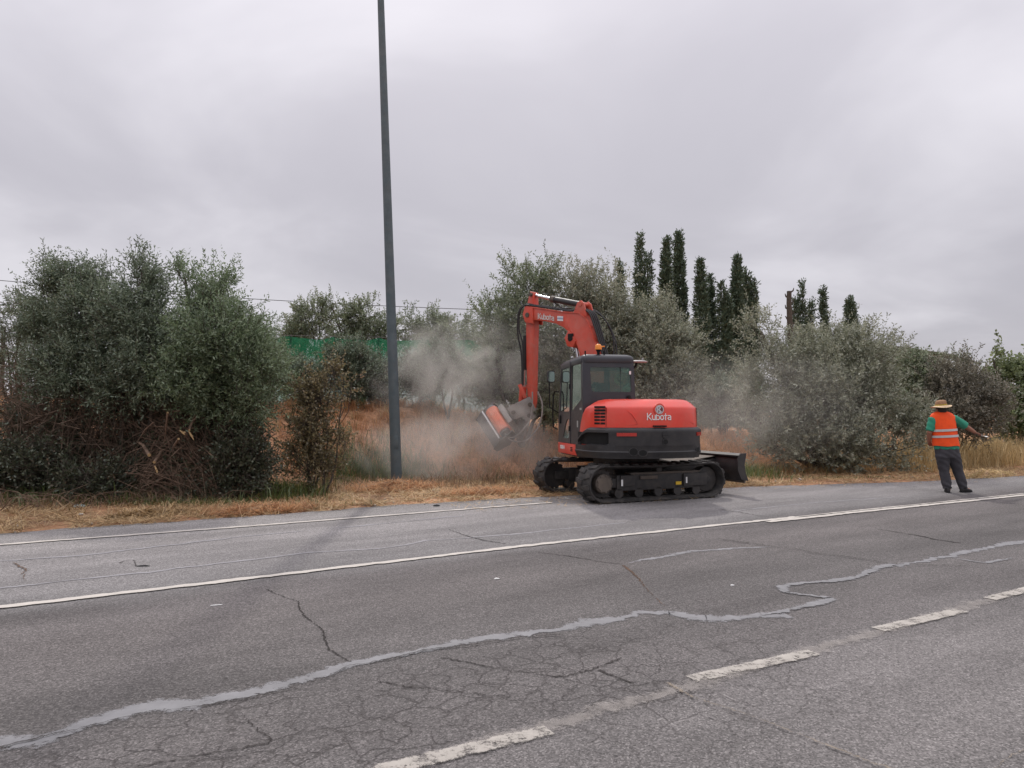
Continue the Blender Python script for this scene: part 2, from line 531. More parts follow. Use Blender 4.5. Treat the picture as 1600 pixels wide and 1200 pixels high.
ASPH = asphalt_material()
ru = np.concatenate([[-400, -200, -100, -60, -30, -15], np.arange(-8, 34, 0.12), [40, 60, 100, 200, 400]])
rag = 0.035 * np.sin(ru * 3.1) + 0.03 * np.sin(ru * 7.7 + 1) + 0.04 * rng.normal(0, 0.5, len(ru)) * ((ru > -8) & (ru < 34))
top_v = edge(ru) + 0.02 + rag
rows = [np.full_like(ru, -5.0), top_v * 0.5, top_v]
V = []
for r_ in rows:
    x_, y_ = to_xy(ru, r_)
    V.append(np.stack([x_, y_, np.zeros_like(ru)], -1))
nR = len(ru)
Q = []
for k in range(len(rows) - 1):
    i = np.arange(nR - 1) + k * nR
    Q.append(np.stack([i, i + 1, i + 1 + nR, i + nR], -1))
road = add_obj('road', np_mesh('road', np.concatenate(V), [np.concatenate(Q)]), ASPH)
tag(road, 'worn grey asphalt road with patched cracks', kind='structure')

def paint_material(name, col, wear, scale=30.0, edge_w=0.35, alpha=1.0, rough=0.8, var=0.25):
    """film laid on the asphalt, worn through where the noise says and ragged at its edges"""
    m, n, l = new_mat(name)
    out = n.new('ShaderNodeOutputMaterial'); p = n.new('ShaderNodeBsdfPrincipled'); tr = n.new('ShaderNodeBsdfTransparent')
    co = n.new('ShaderNodeTexCoord').outputs['Object']
    f = noise(n, l, co, scale, 8, 0.8)
    g = noise(n, l, co, scale * 0.18, 5, 0.65)
    c = ramp(n, [(0.3, [x * (1 - var) for x in col]), (0.7, [x * (1 + var) for x in col])]); l.new(g, c.inputs[0])
    l.new(c.outputs[0], p.inputs['Base Color']); p.inputs['Roughness'].default_value = rough
    p.inputs['Specular IOR Level'].default_value = 0.2
    at = n.new('ShaderNodeAttribute'); at.attribute_name = 'across'
    ed = math_n(n, l, 'SUBTRACT', 1.0, math_n(n, l, 'ABSOLUTE', at.outputs['Fac']))      # 1 centre .. 0 edge
    ed = math_n(n, l, 'MULTIPLY', ed, 1.0 / edge_w, True)
    s = math_n(n, l, 'ADD', math_n(n, l, 'MULTIPLY', f, 0.6), math_n(n, l, 'MULTIPLY', g, 0.4))
    s = math_n(n, l, 'MULTIPLY', s, math_n(n, l, 'ADD', math_n(n, l, 'MULTIPLY', ed, 0.45), 0.55))
    a = ramp(n, [(max(0, wear - 0.03), 0.0), (wear + 0.05, alpha)]); l.new(s, a.inputs[0])
    mx = n.new('ShaderNodeMixShader'); l.new(a.outputs[0], mx.inputs[0]); l.new(tr.outputs[0], mx.inputs[1]); l.new(p.outputs[0], mx.inputs[2])
    l.new(mx.outputs[0], out.inputs[0])
    b = n.new('ShaderNodeBump'); b.inputs['Strength'].default_value = 0.4; b.inputs['Distance'].default_value = 0.005
    l.new(f, b.inputs['Height']); l.new(b.outputs[0], p.inputs['Normal'])
    return m
PAINT = paint_material('road_paint', (0.52, 0.485, 0.44), 0.30, 30, .25, .95, var=.12)
DASHP = paint_material('worn_dash_paint', (0.43, 0.40, 0.36), 0.445, 50, .45, .85, var=.15)
GHOST = paint_material('faded_paint', (0.36, 0.33, 0.305), 0.40, 60, .95, .42)
SEAL = paint_material('crack_sealant', (0.245, 0.243, 0.250), 0.375, 24, .85, .82, .65, .18)
SEAL2 = paint_material('thin_sealant', (0.29, 0.282, 0.292), 0.31, 30, .6, .85, .7, .12)
CRACK = paint_material('open_crack', (0.036, 0.032, 0.030), 0.385, 30, 1.0, .78, .95, .3)
CRACK_T = paint_material('gritty_crack', (0.25, 0.21, 0.165), 0.44, 30, .9, .8, .95, .4)
CRACK_R = paint_material('rusty_crack', (0.12, 0.075, 0.050), 0.38, 34, .9, .85, .95, .5)

def strip(name, px, width, mat, z, jag=0.0, step=0.05, seed=0, wvar=0.0, parent=None, taper=False):
    """ribbon on the road through photo pixels (turned into ground points)"""
    rs = np.random.default_rng(seed + 5)
    P = [np.array(gp(x, y)[:2]) for x, y in px]
    seg = [np.linalg.norm(P[i + 1] - P[i]) for i in range(len(P) - 1)]
    s = np.concatenate([[0], np.cumsum(seg)]); nS = max(3, int(s[-1] / step))
    t = np.linspace(0, s[-1], nS)
    P = np.array(P); c = np.stack([np.interp(t, s, P[:, 0]), np.interp(t, s, P[:, 1])], 1)
    d = np.gradient(c, axis=0); d = nrm(d); nn = np.stack([-d[:, 1], d[:, 0]], 1)
    j = np.zeros(nS)
    if jag:
        j = jag * (np.interp(t, np.linspace(0, s[-1], max(3, int(s[-1] / 0.22))), rs.normal(0, 1, max(3, int(s[-1] / 0.22)))) + rs.normal(0, 0.3, nS))
    wl_ = width * (1 + wvar * np.interp(t, np.linspace(0, s[-1], max(4, int(s[-1] / 0.3))), rs.normal(0, 1, max(4, int(s[-1] / 0.3)))))
    wl_ = np.clip(wl_, width * 0.25, width * 2.2)
    if taper:
        wl_ *= np.minimum(1, np.minimum(t, s[-1] - t) / 0.25 + 0.15)
    e = rs.normal(0, (width * 0.06 + 0.002) if jag else 0.0015, (2, nS))
    L = c + nn * (j + wl_ / 2 + e[0])[:, None]; Rr = c + nn * (j - wl_ / 2 + e[1])[:, None]
    V = np.concatenate([np.c_[Rr, np.full(nS, z)], np.c_[L, np.full(nS, z)]])
    i = np.arange(nS - 1)
    me = np_mesh(name, V, [np.stack([i, i + 1, i + 1 + nS, i + nS], -1)])
    at = me.attributes.new('across', 'FLOAT', 'POINT'); at.data.foreach_set('value', np.concatenate([-np.ones(nS), np.ones(nS)]).astype(np.float32))
    return add_obj(name, me, mat, parent or road)
# sealant and cracks first (lower), paint above
strip('crack_sealant', [(-150, 1195), (0, 1160), (75, 1147), (160, 1125), (225, 1110), (310, 1102), (375, 1090), (440, 1075), (490, 1060), (545, 1040), (600, 1027), (675, 1012), (725, 1002), (800, 992), (890, 985), (940, 972), (1000, 960), (1050, 957), (1100, 967), (1160, 965), (1228, 960)], 0.17, SEAL, 0.004, 0.028, seed=1, wvar=0.35)
strip('crack_sealant', [(1190, 962), (1240, 952), (1290, 940), (1300, 936), (1262, 931), (1228, 927), (1222, 918), (1245, 913), (1300, 909), (1340, 902), (1368, 889), (1395, 882)], 0.15, SEAL, 0.008, 0.006, seed=2, wvar=0.25, step=0.03)
strip('crack_sealant', [(1390, 883), (1445, 875), (1510, 861), (1550, 857), (1600, 847), (1700, 832)], 0.16, SEAL, 0.004, 0.03, seed=3, wvar=0.4)
strip('crack_sealant', [(1490, 872), (1540, 880), (1580, 872)], 0.10, SEAL, 0.006, 0.02, seed=31, wvar=0.4, taper=True)
strip('crack_sealant', [(980, 880), (1025, 872), (1080, 862), (1150, 857), (1205, 855)], 0.14, SEAL, 0.004, 0.012, seed=4, wvar=0.35, taper=True)
strip('crack_sealant', [(-200, 941), (0, 919), (215, 896), (400, 874), (480, 864), (600, 857), (665, 845), (800, 835), (975, 817)], 0.055, SEAL2, 0.004, 0.015, seed=6, wvar=0.35)
strip('crack_sealant', [(-200, 895), (0, 877), (150, 866), (312, 846), (400, 837), (530, 825), (720, 806)], 0.06, SEAL2, 0.004, 0.02, seed=7, wvar=0.35)
strip('crack_sealant', [(1130, 800), (1280, 785), (1400, 777)], 0.05, SEAL2, 0.004, 0.02, seed=8, wvar=0.3)
strip('crack', [(415, 922), (450, 934), (470, 940), (480, 965), (505, 990), (512, 1015), (545, 1036)], 0.018, CRACK, 0.005, 0.012, step=0.02, seed=9, wvar=0.5)
strip('crack', [(0, 1168), (75, 1150), (160, 1132), (225, 1116), (310, 1106), (375, 1096), (440, 1082), (500, 1064), (545, 1044), (600, 1033), (675, 1018), (725, 1012), (800, 999), (880, 993)], 0.022, CRACK, 0.011, 0.014, step=0.02, seed=10, wvar=0.5)
strip('crack', [(590, 1066), (640, 1076), (690, 1078), (760, 1086)], 0.020, CRACK, 0.005, 0.015, step=0.02, seed=12, wvar=0.5)
strip('crack', [(690, 1028), (740, 1035), (800, 1050), (870, 1056), (930, 1050), (975, 1030)], 0.020, CRACK, 0.005, 0.02, step=0.02, seed=13, wvar=0.5)
strip('crack', [(380, 1115), (395, 1140), (420, 1160), (215, 1200)], 0.017, CRACK, 0.005, 0.02, step=0.02, seed=14, wvar=0.5)
strip('crack', [(975, 884), (1000, 910), (1015, 927), (1040, 947)], 0.035, CRACK_R, 0.005, 0.015, step=0.02, seed=15, wvar=0.5)
strip('crack', [(840, 864), (920, 874), (975, 884)], 0.024, CRACK, 0.005, 0.015, step=0.03, seed=16, wvar=0.5)
strip('crack', [(1120, 842), (1225, 857), (1325, 872), (1395, 882), (1550, 888)], 0.027, CRACK, 0.012, 0.02, step=0.03, seed=17, wvar=0.5)
strip('crack', [(1370, 827), (1440, 838), (1500, 849)], 0.041, CRACK, 0.005, 0.02, step=0.03, seed=18, wvar=0.5)
strip('crack', [(1100, 792), (1145, 799), (1210, 810)], 0.037, CRACK, 0.005, 0.02, step=0.03, seed=19, wvar=0.5)
strip('crack', [(700, 828), (735, 839), (790, 850)], 0.02, CRACK, 0.006, 0.02, step=0.03, seed=20, wvar=0.5)
strip('crack', [(940, 1046), (985, 1062), (1040, 1070)], 0.027, CRACK, 0.005, 0.015, step=0.02, seed=21, wvar=0.5)
strip('crack', [(1040, 1070), (1080, 1092), (1150, 1115), (1225, 1140), (1275, 1160), (1325, 1182), (1420, 1215)], 0.030, CRACK_T, 0.012, 0.01, step=0.015, seed=22, wvar=0.8)
strip('crack', [(1545, 1203), (1575, 1185), (1620, 1165)], 0.02, CRACK_T, 0.005, 0.012, step=0.015, seed=23, wvar=0.8)
strip('crack', [(22, 880), (40, 890), (36, 898), (40, 908)], 0.020, CRACK_R, 0.009, 0.02, step=0.03, seed=24, wvar=0.7)
strip('crack', [(190, 880), (205, 876), (215, 884)], 0.02, CRACK, 0.005, 0.02, step=0.03, seed=25, wvar=0.7)
strip('road_line', [(-400, 882), (0, 852), (400, 822), (800, 790.5), (862, 786)], 0.10, PAINT, 0.010, 0.003, step=0.08, seed=26, wvar=0.06)
strip('road_line', [(-200, 973), (0, 950), (400, 903.5), (800, 856), (1040, 830), (1245, 808.5)], 0.105, PAINT, 0.010, 0.004, step=0.08, seed=27, wvar=0.06)
strip('road_line', [(1200, 816.5), (1350, 800), (1600, 774.5), (1900, 748)], 0.125, PAINT, 0.012, 0.004, step=0.08, seed=28, wvar=0.06)
strip('road_line', [(1245, 808), (1350, 797), (1600, 771.5)], 0.05, PAINT, 0.008, 0.004, step=0.08, seed=29, wvar=0.2)
strip('faded_line', [(-100, 1395), (740, 1168), (1180, 1042), (1437, 969), (1573, 931), (1800, 866)], 0.21, GHOST, 0.006, 0.006, step=0.06, seed=30, wvar=0.15)
for k, (a, b) in enumerate([((590, 1208), (858, 1143)), ((1080, 1063), (1272, 1021)), ((1372, 985), (1503, 955)), ((1546, 937), (1670, 906)), ((1712, 892), (1800, 868))]):
    strip('lane_dash', [a, b], 0.16, DASHP, 0.010, 0.0, step=0.08, seed=40 + k, wvar=0.0)
# tyre/oil darkened patch left of the cracks stays a material matter of the asphalt

# ================================================================== CUT STRAW, GRASS (stuff)
def scatter(n, u0, u1, w0, w1):
    u = rng.uniform(u0, u1, n); w = rng.uniform(w0, w1, n)
    v = edge(u) + w
    x, y = to_xy(u, v)
    return x, y, u, w
STRAW = leafy('cut_straw', (0.46, 0.33, 0.175), (0.44, 0.31, 0.17), 0.55, 0.15, gloss=0.15)
STRAW_O = leafy('orange_dry_grass', (0.60, 0.34, 0.18), (0.58, 0.33, 0.18), 0.45, 0.45, hue=(0.62, 0.48, 0.29), gloss=0.1)
STRAW_P = leafy('pale_dry_grass', (0.56, 0.42, 0.22), (0.54, 0.41, 0.22), 0.4, 0.25, gloss=0.1)
WEED = leafy('green_weed', (0.12, 0.16, 0.045), (0.13, 0.17, 0.055), 0.5, 0.4, hue=(0.24, 0.22, 0.08))
BROWN = leafy('brown_dead_stems', (0.26, 0.175, 0.11), (0.25, 0.17, 0.11), 0.5, 0.25, gloss=0.05)
def clumpy(x, y, s, thr):
    f = np.sin(x * s + 1.3 * np.sin(y * s * 0.7)) * np.cos(y * s * 1.1 + 0.9 * np.sin(x * s * 0.6)) + 0.5 * np.sin(2.3 * x * s + 1.7 * y * s)
    return f > thr
def lying(n, u0, u1, w0, w1, len0, len1, wid, tilt=0.25, lift=0.0, edgebias=True):
    x, y, u, w = scatter(n, u0, u1, w0, w1)
    keep = (clumpy(x, y, 2.6, -0.45) & clumpy(x * 1.1 + 3, y, 5.3, -.7)) | (rng.random(n) < 0.18)
    x, y = x[keep], y[keep]; N = len(x)
    z = np.where(hgt(x, y) < -.02, np.where(edge(x * UX + y * UY) > (-x * UY + y * UX), 0.014, hgt(x, y) + .012), hgt(x, y) + .012) + lift * rng.random(N)
    az = rng.uniform(0, 2 * math.pi, N); el = rng.normal(0, tilt, N)
    L = rng.uniform(len0, len1, N)[:, None]
    d = np.stack([np.cos(az) * np.cos(el), np.sin(az) * np.cos(el), np.abs(np.sin(el))], 1)
    s = np.stack([-np.sin(az), np.cos(az), rng.normal(0, .3, N)], 1) * wid * rng.uniform(.5, 1.3, N)[:, None]
    P = np.stack([x, y, z], 1)
    V = np.stack([P - s, P + s, P + d * L + s * .4, P + d * L - s * .4], 1).reshape(-1, 3)
    return V, np.arange(N)[:, None] * 4 + np.array([[0, 1, 2, 3]]), rng.random(N)
def join(parts):
    Vs, Qs, Ts, rq, rt, k = [], [], [], [], [], 0
    for V, q, t, r_q, r_t in parts:
        Vs.append(V)
        if q is not None: Qs.append(q + k); rq.append(r_q)
        if t is not None: Ts.append(t + k); rt.append(r_t)
        k += len(V)
    fs, rn = [], []
    if Qs: fs.append(np.concatenate(Qs)); rn.append(np.concatenate(rq))
    if Ts: fs.append(np.concatenate(Ts)); rn.append(np.concatenate(rt))
    return np.concatenate(Vs), fs, np.concatenate(rn)
def bl(x, y, h0, h1, wid, lean, sink=0.02):
    N = len(x)
    P = np.stack([x, y, hgt(x, y) - sink], 1)
    V, q, t = blades(P, rng.uniform(h0, h1, N), wid * rng.uniform(.6, 1.3, N), lean)
    r_ = np.clip(rng.normal(.5, .22, N), 0, 1)
    return V, q, t, r_, r_
parts = []
for a in ((52000, -7, 13, 0.0, 3.4, .08, .30, .0045), (26000, 11, 31, -0.05, 2.6, .08, .28, .005), (9000, -7, 10, -0.12, .5, .05, .18, .004), (900, 5.5, 10.5, -1.5, .1, .04, .16, .004), (500, 10, 26, -.7, .1, .04, .16, .004)):
    V, q, r_ = lying(*a)
    parts.append((V, q, None, r_, None))
x, y, u, w = scatter(14000, -7, 30, 0.15, 3.2)
k = clumpy(x, y, 2.1, 0.15)
parts.append(bl(x[k], y[k], .04, .13, .007, .9))
V, fs, rn = join(parts)
tag(add_obj('cut_grass', np_mesh('cut_grass', V, fs, rn), STRAW), 'freshly cut straw-coloured grass strewn along the road verge', 'cut grass', kind='stuff')

def straw_heap(name, c, rx, ry, hz, n, label, rot=0.0, mat=None):
    """a loose heap of cut grass: lumpy core with straws lying over it"""
    c = Vector(c)
    N = 28; M = 9; V = []; 
    ph = rng.uniform(0, 6, 4)
    def shp(a, t):
        k = 1 + .18 * math.sin(3 * a + ph[0]) + .12 * math.sin(5 * a + ph[1])
        return k * t, hz * (1 - t ** 1.6) * (1 + .25 * math.sin(4 * a + 6 * t + ph[2]))
    m = MB()
    rings = []
    for i in range(M):
        t = 1 - i / M
        ring = []
        for j in range(N):
            a = 2 * math.pi * j / N
            rr, z = shp(a, t)
            lx, ly = rx * rr * math.cos(a), ry * rr * math.sin(a)
            wx, wy = c.x + lx * math.cos(rot) - ly * math.sin(rot), c.y + lx * math.sin(rot) + ly * math.cos(rot)
            ring.append((wx, wy, gz(wx, wy) + max(z, 0) - .02))
        rings.append(ring)
    m.loft(rings)
    root = empty(name, (c.x, c.y, gz(c.x, c.y)), label, 'straw heap', 'heaps of cut grass on the verge')
    T = Matrix.Translation(-root.location)
    m.xf = T
    m.build('core', SOIL_STRAW, root, 60)
    a = rng.uniform(0, 2 * math.pi, n); t = np.sqrt(rng.uniform(0, 1.25, n))
    lx, ly = rx * t * np.cos(a), ry * t * np.sin(a)
    wx = c.x + lx * math.cos(rot) - ly * math.sin(rot); wy = c.y + lx * math.sin(rot) + ly * math.cos(rot)
    z = hgt(wx, wy) + np.maximum(hz * (1 - np.minimum(t, 1) ** 1.6), 0) - .01
    az = rng.uniform(0, 2 * math.pi, n); L = rng.uniform(.1, .34, n)[:, None]
    d = nrm(np.stack([np.cos(az), np.sin(az), rng.normal(.1, .35, n)], 1))
    s = np.stack([-np.sin(az), np.cos(az), rng.normal(0, .4, n)], 1) * .005
    P = np.stack([wx, wy, z], 1)
    P = P - d * L * .5; P[:, 2] = np.maximum(P[:, 2], hgt(P[:, 0], P[:, 1]) + .005)
    V = np.stack([P - s, P + s, P + d * L + s * .5, P + d * L - s * .5], 1).reshape(-1, 3) - np.array(root.location)
    o = add_obj('straw', np_mesh('straw', V, [np.arange(n)[:, None] * 4 + np.array([[0, 1, 2, 3]])], rng.random(n)), mat or STRAW_O, root)
    o['kind'] = 'stuff'
    return root
SOIL_STRAW = plain('matted_straw', (0.30, 0.185, 0.10), 0.95, var=0.5, scale=14, bump=0.8, bscale=40)

# tall and short dry grass on the bank, in the ditch and to the right
parts_o, parts_p, parts_g, parts_b = [], [], [], []
x, y, u, w = scatter(34000, -6, 16, 5.6, 11.5)
k = (clumpy(x, y, 1.3, 0.1) & clumpy(x + 5, y, 3.1, -.5)) | (rng.random(len(x)) < .10)
parts_o.append(bl(x[k], y[k], .05, .30, .011, 1.0))
x, y, u, w = scatter(16000, 14, 27, 3.6, 9.0)
parts_o.append(bl(x, y, .15, .55, .012, .7))
x, y, u, w = scatter(9000, 9, 30, 2.2, 4.5)
parts_o.append(bl(x, y, .05, .30, .010, 1.0))
nt = 520
tx, ty, tu, tw = scatter(nt, -6, 17, 5.2, 10.5)
q = np.repeat(np.arange(nt), 34)
parts_o.append(bl(tx[q] + rng.normal(0, .07, len(q)), ty[q] + rng.normal(0, .07, len(q)), .12, .5, .012, .75))
tag(add_obj('bank_grass', np_mesh('bank_grass', *join(parts_o)), STRAW_O), 'orange-brown dry grass covering the bank behind the ditch', 'dry grass', kind='stuff')
x, y, u, w = scatter(24000, 18.0, 38, 1.5, 5.5)
k = sstep(17.8, 19.5, u - .30 * w) > rng.random(len(u))
x, y = x[k], y[k]
hs = .62 + .38 * np.sin(x * 2.3 + np.sin(y * 3)) * np.cos(y * 1.9 + x)
for lo in (.25, .55):
    q = (hs > lo) & (rng.random(len(x)) < .8)
    parts_p.append(bl(x[q], y[q], lo * .6, .55 + .75 * lo + .25, .012, .75))
x, y, u, w = scatter(5000, 12.5, 20.5, 2.4, 4.4)
parts_p.append(bl(x, y, .10, .42, .010, .7))
nt = 170
tx, ty, tu, tw = scatter(nt, -5, 12, 4.8, 10.5)
q = np.repeat(np.arange(nt), 30)
parts_p.append(bl(tx[q] + rng.normal(0, .08, len(q)), ty[q] + rng.normal(0, .08, len(q)), .12, .45, .011, .8))
tag(add_obj('tall_grass', np_mesh('tall_grass', *join(parts_p)), STRAW_P), 'tall pale golden grass behind the man, with tufts along the bank', 'tall grass', kind='stuff')
def around(px, py, z, rx, ry, n):
    c = gp(px, py, z); a = rng.normal(0, 1, (n, 2))
    return c.x + a[:, 0] * rx, c.y + a[:, 1] * ry
def around_y(px, Y, rx, ry, n):
    c = pt(px, 640, Y); a = rng.normal(0, 1, (n, 2))
    return c.x + a[:, 0] * rx, c.y + a[:, 1] * ry
for px, Y_, rx, ry, n, h in ((590, 17.6, .8, .5, 3400, .5), (640, 17.9, .7, .4, 2000, .45), (710, 17.3, .9, .4, 1800, .35), (840, 18.0, .7, .5, 1300, .35), (120, 12.4, 1.5, .25, 1300, .28), (300, 12.0, 1.1, .15, 700, .18), (20, 12.2, .8, .4, 700, .35), (1130, 17.6, .6, .6, 1900, .45), (1300, 16.9, .9, .12, 900, .10), (440, 13.2, .4, .4, 900, .45), (60, 12.6, .8, .3, 1500, .5), (540, 16.4, .5, .4, 1200, .5)):
    x, y = around_y(px, Y_, rx, ry, n)
    parts_g.append(bl(x, y, h * .3, h, .016, .6))
tag(add_obj('green_weeds', np_mesh('green_weeds', *join(parts_g)), WEED), 'patches of green weeds low in the ditch and under the bushes', 'weeds', kind='stuff')
x, y, u, w = scatter(9000, -7, 8.5, 2.0, 5.6)
parts_b.append(bl(x, y, .08, .42, .010, 1.1))
x, y, u, w = scatter(7000, 7, 22, 3.0, 7.5)
parts_b.append(bl(x, y, .1, .45, .010, .9))
tag(add_obj('dead_stems', np_mesh('dead_stems', *join(parts_b)), BROWN), 'brown dead weed stems in the shaded ditch', 'dead weeds', kind='stuff')

c = gp(620, 762); straw_heap('straw_heap', (c.x + .05, c.y - .35, 0), 1.0, .55, .15, 4200, 'heap of orange-brown cut grass round the foot of the tall pole', ROAD_A)
c = gp(760, 772); straw_heap('straw_heap', (c.x, c.y, 0), .9, .3, .10, 2200, 'low strip of cut grass between the tall pole and the excavator', ROAD_A)
c = gp(410, 800); straw_heap('straw_heap', (c.x, c.y, 0), .8, .35, .12, 2200, 'low strip of cut grass in front of the small brown shrub', ROAD_A)
c = gp(230, 806); straw_heap('straw_heap', (c.x, c.y, 0), .5, .2, .09, 1200, 'small yellowish tuft of cut grass in front of the brush pile', ROAD_A, STRAW)
c = gp(1540, 744); straw_heap('straw_heap', (c.x, c.y, 0), 1.1, .35, .14, 1600, 'low pale strip of cut grass by the tall golden grass', ROAD_A, STRAW_P)

# loose stones and crumbs of asphalt along the edge of the road
n = 420
x, y, u, w = scatter(n, -7, 28, -.25, 1.1)
s = rng.gamma(2.0, .006, n) + .004
oc = np.array([[1, 0, 0], [0, 1, 0], [-1, 0, 0], [0, -1, 0], [0, 0, .8], [0, 0, -.5]], float)
V = np.stack([x, y, np.where(w < 0, 0.0, hgt(x, y)) + s * .3], 1)[:, None, :] + oc[None] * s[:, None, None] * rng.uniform(.6, 1.3, (n, 6, 1))
tri = np.array([[0, 1, 4], [1, 2, 4], [2, 3, 4], [3, 0, 4], [1, 0, 5], [2, 1, 5], [3, 2, 5], [0, 3, 5]])
tag(add_obj('loose_gravel', np_mesh('loose_gravel', V.reshape(-1, 3), [(np.arange(n)[:, None, None] * 6 + tri[None]).reshape(-1, 3)]), plain('pale_gravel', (0.34, 0.30, 0.26), .9, var=.4, scale=3)), 'scattered loose stones along the asphalt edge', 'gravel', kind='stuff')
# ================================================================== TREES
BARK = plain('olive_bark', (0.085, 0.070, 0.055), 0.95, var=0.4, scale=14, bump=0.9, bscale=30)
OLIVE = leafy('olive_leaf', (0.155, 0.193, 0.101), (0.270, 0.301, 0.205), 0.45, 0.32)
OLIVE_D = leafy('dark_olive_leaf', (0.110, 0.145, 0.087), (0.207, 0.246, 0.172), 0.45, 0.30)
OLIVE_G = leafy('green_olive_leaf', (0.136, 0.186, 0.092), (0.221, 0.276, 0.172), 0.45, 0.34)
OLIVE_P = leafy('dusty_olive_leaf', (0.247, 0.260, 0.178), (0.345, 0.351, 0.270), 0.4, 0.3)
BROWNLEAF = leafy('brown_olive_leaf', (0.161, 0.149, 0.108), (0.253, 0.230, 0.178), 0.45, 0.28)
SHRUBLEAF = leafy('shrub_leaf', (0.195, 0.165, 0.080), (0.23, 0.19, 0.105), 0.5, 0.35, hue=(0.26, 0.165, 0.10))
LIGHTLEAF = leafy('light_green_leaf', (0.185, 0.225, 0.10), (0.225, 0.265, 0.13), 0.45, 0.45)
CYPRESS = leafy('cypress_leaf', (0.095, 0.135, 0.085), (0.11, 0.15, 0.095), 0.5, 0.15)
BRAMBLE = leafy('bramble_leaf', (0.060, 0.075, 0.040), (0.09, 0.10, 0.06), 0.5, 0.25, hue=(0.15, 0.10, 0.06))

def leaf_cloud(pos, dirs, tl, per, ll, lw, spread=0.9):
    """leaves in opposite rows along twigs"""
    T = len(pos)
    k = np.arange(per)
    s = ((k + 0.5) / per)[None, :, None] * tl[:, None, None]
    P = pos[:, None, :] + dirs[:, None, :] * s + rng.normal(0, .012, (T, per, 3))
    ref = nrm(rng.normal(0, 1, (T, 3)))
    a = nrm(np.cross(dirs, ref)); b = np.cross(dirs, a)
    an = (k * 2.4)[None, :] + rng.uniform(0, 6.28, (T, 1)) + rng.normal(0, .4, (T, per))
    side = a[:, None, :] * np.cos(an)[..., None] + b[:, None, :] * np.sin(an)[..., None]
    d = nrm(dirs[:, None, :] * 0.75 + side * spread + rng.normal(0, .25, (T, per, 3)))
    L = (ll * rng.uniform(.65, 1.2, (T, per)))[..., None]
    Wd = nrm(np.cross(d, rng.normal(0, 1, (T, per, 3)))) * (lw * rng.uniform(.7, 1.2, (T, per)))[..., None] * .5
    V = np.stack([P, P + d * L * .5 + Wd, P + d * L, P + d * L * .5 - Wd], 2).reshape(-1, 3)
    N = T * per
    F = np.arange(N)[:, None] * 4 + np.array([[0, 1, 2, 3]])
    rn = np.clip(np.repeat(rng.normal(.5, .16, T), per) + rng.normal(0, .14, N), 0, 1)
    return V, F, rn

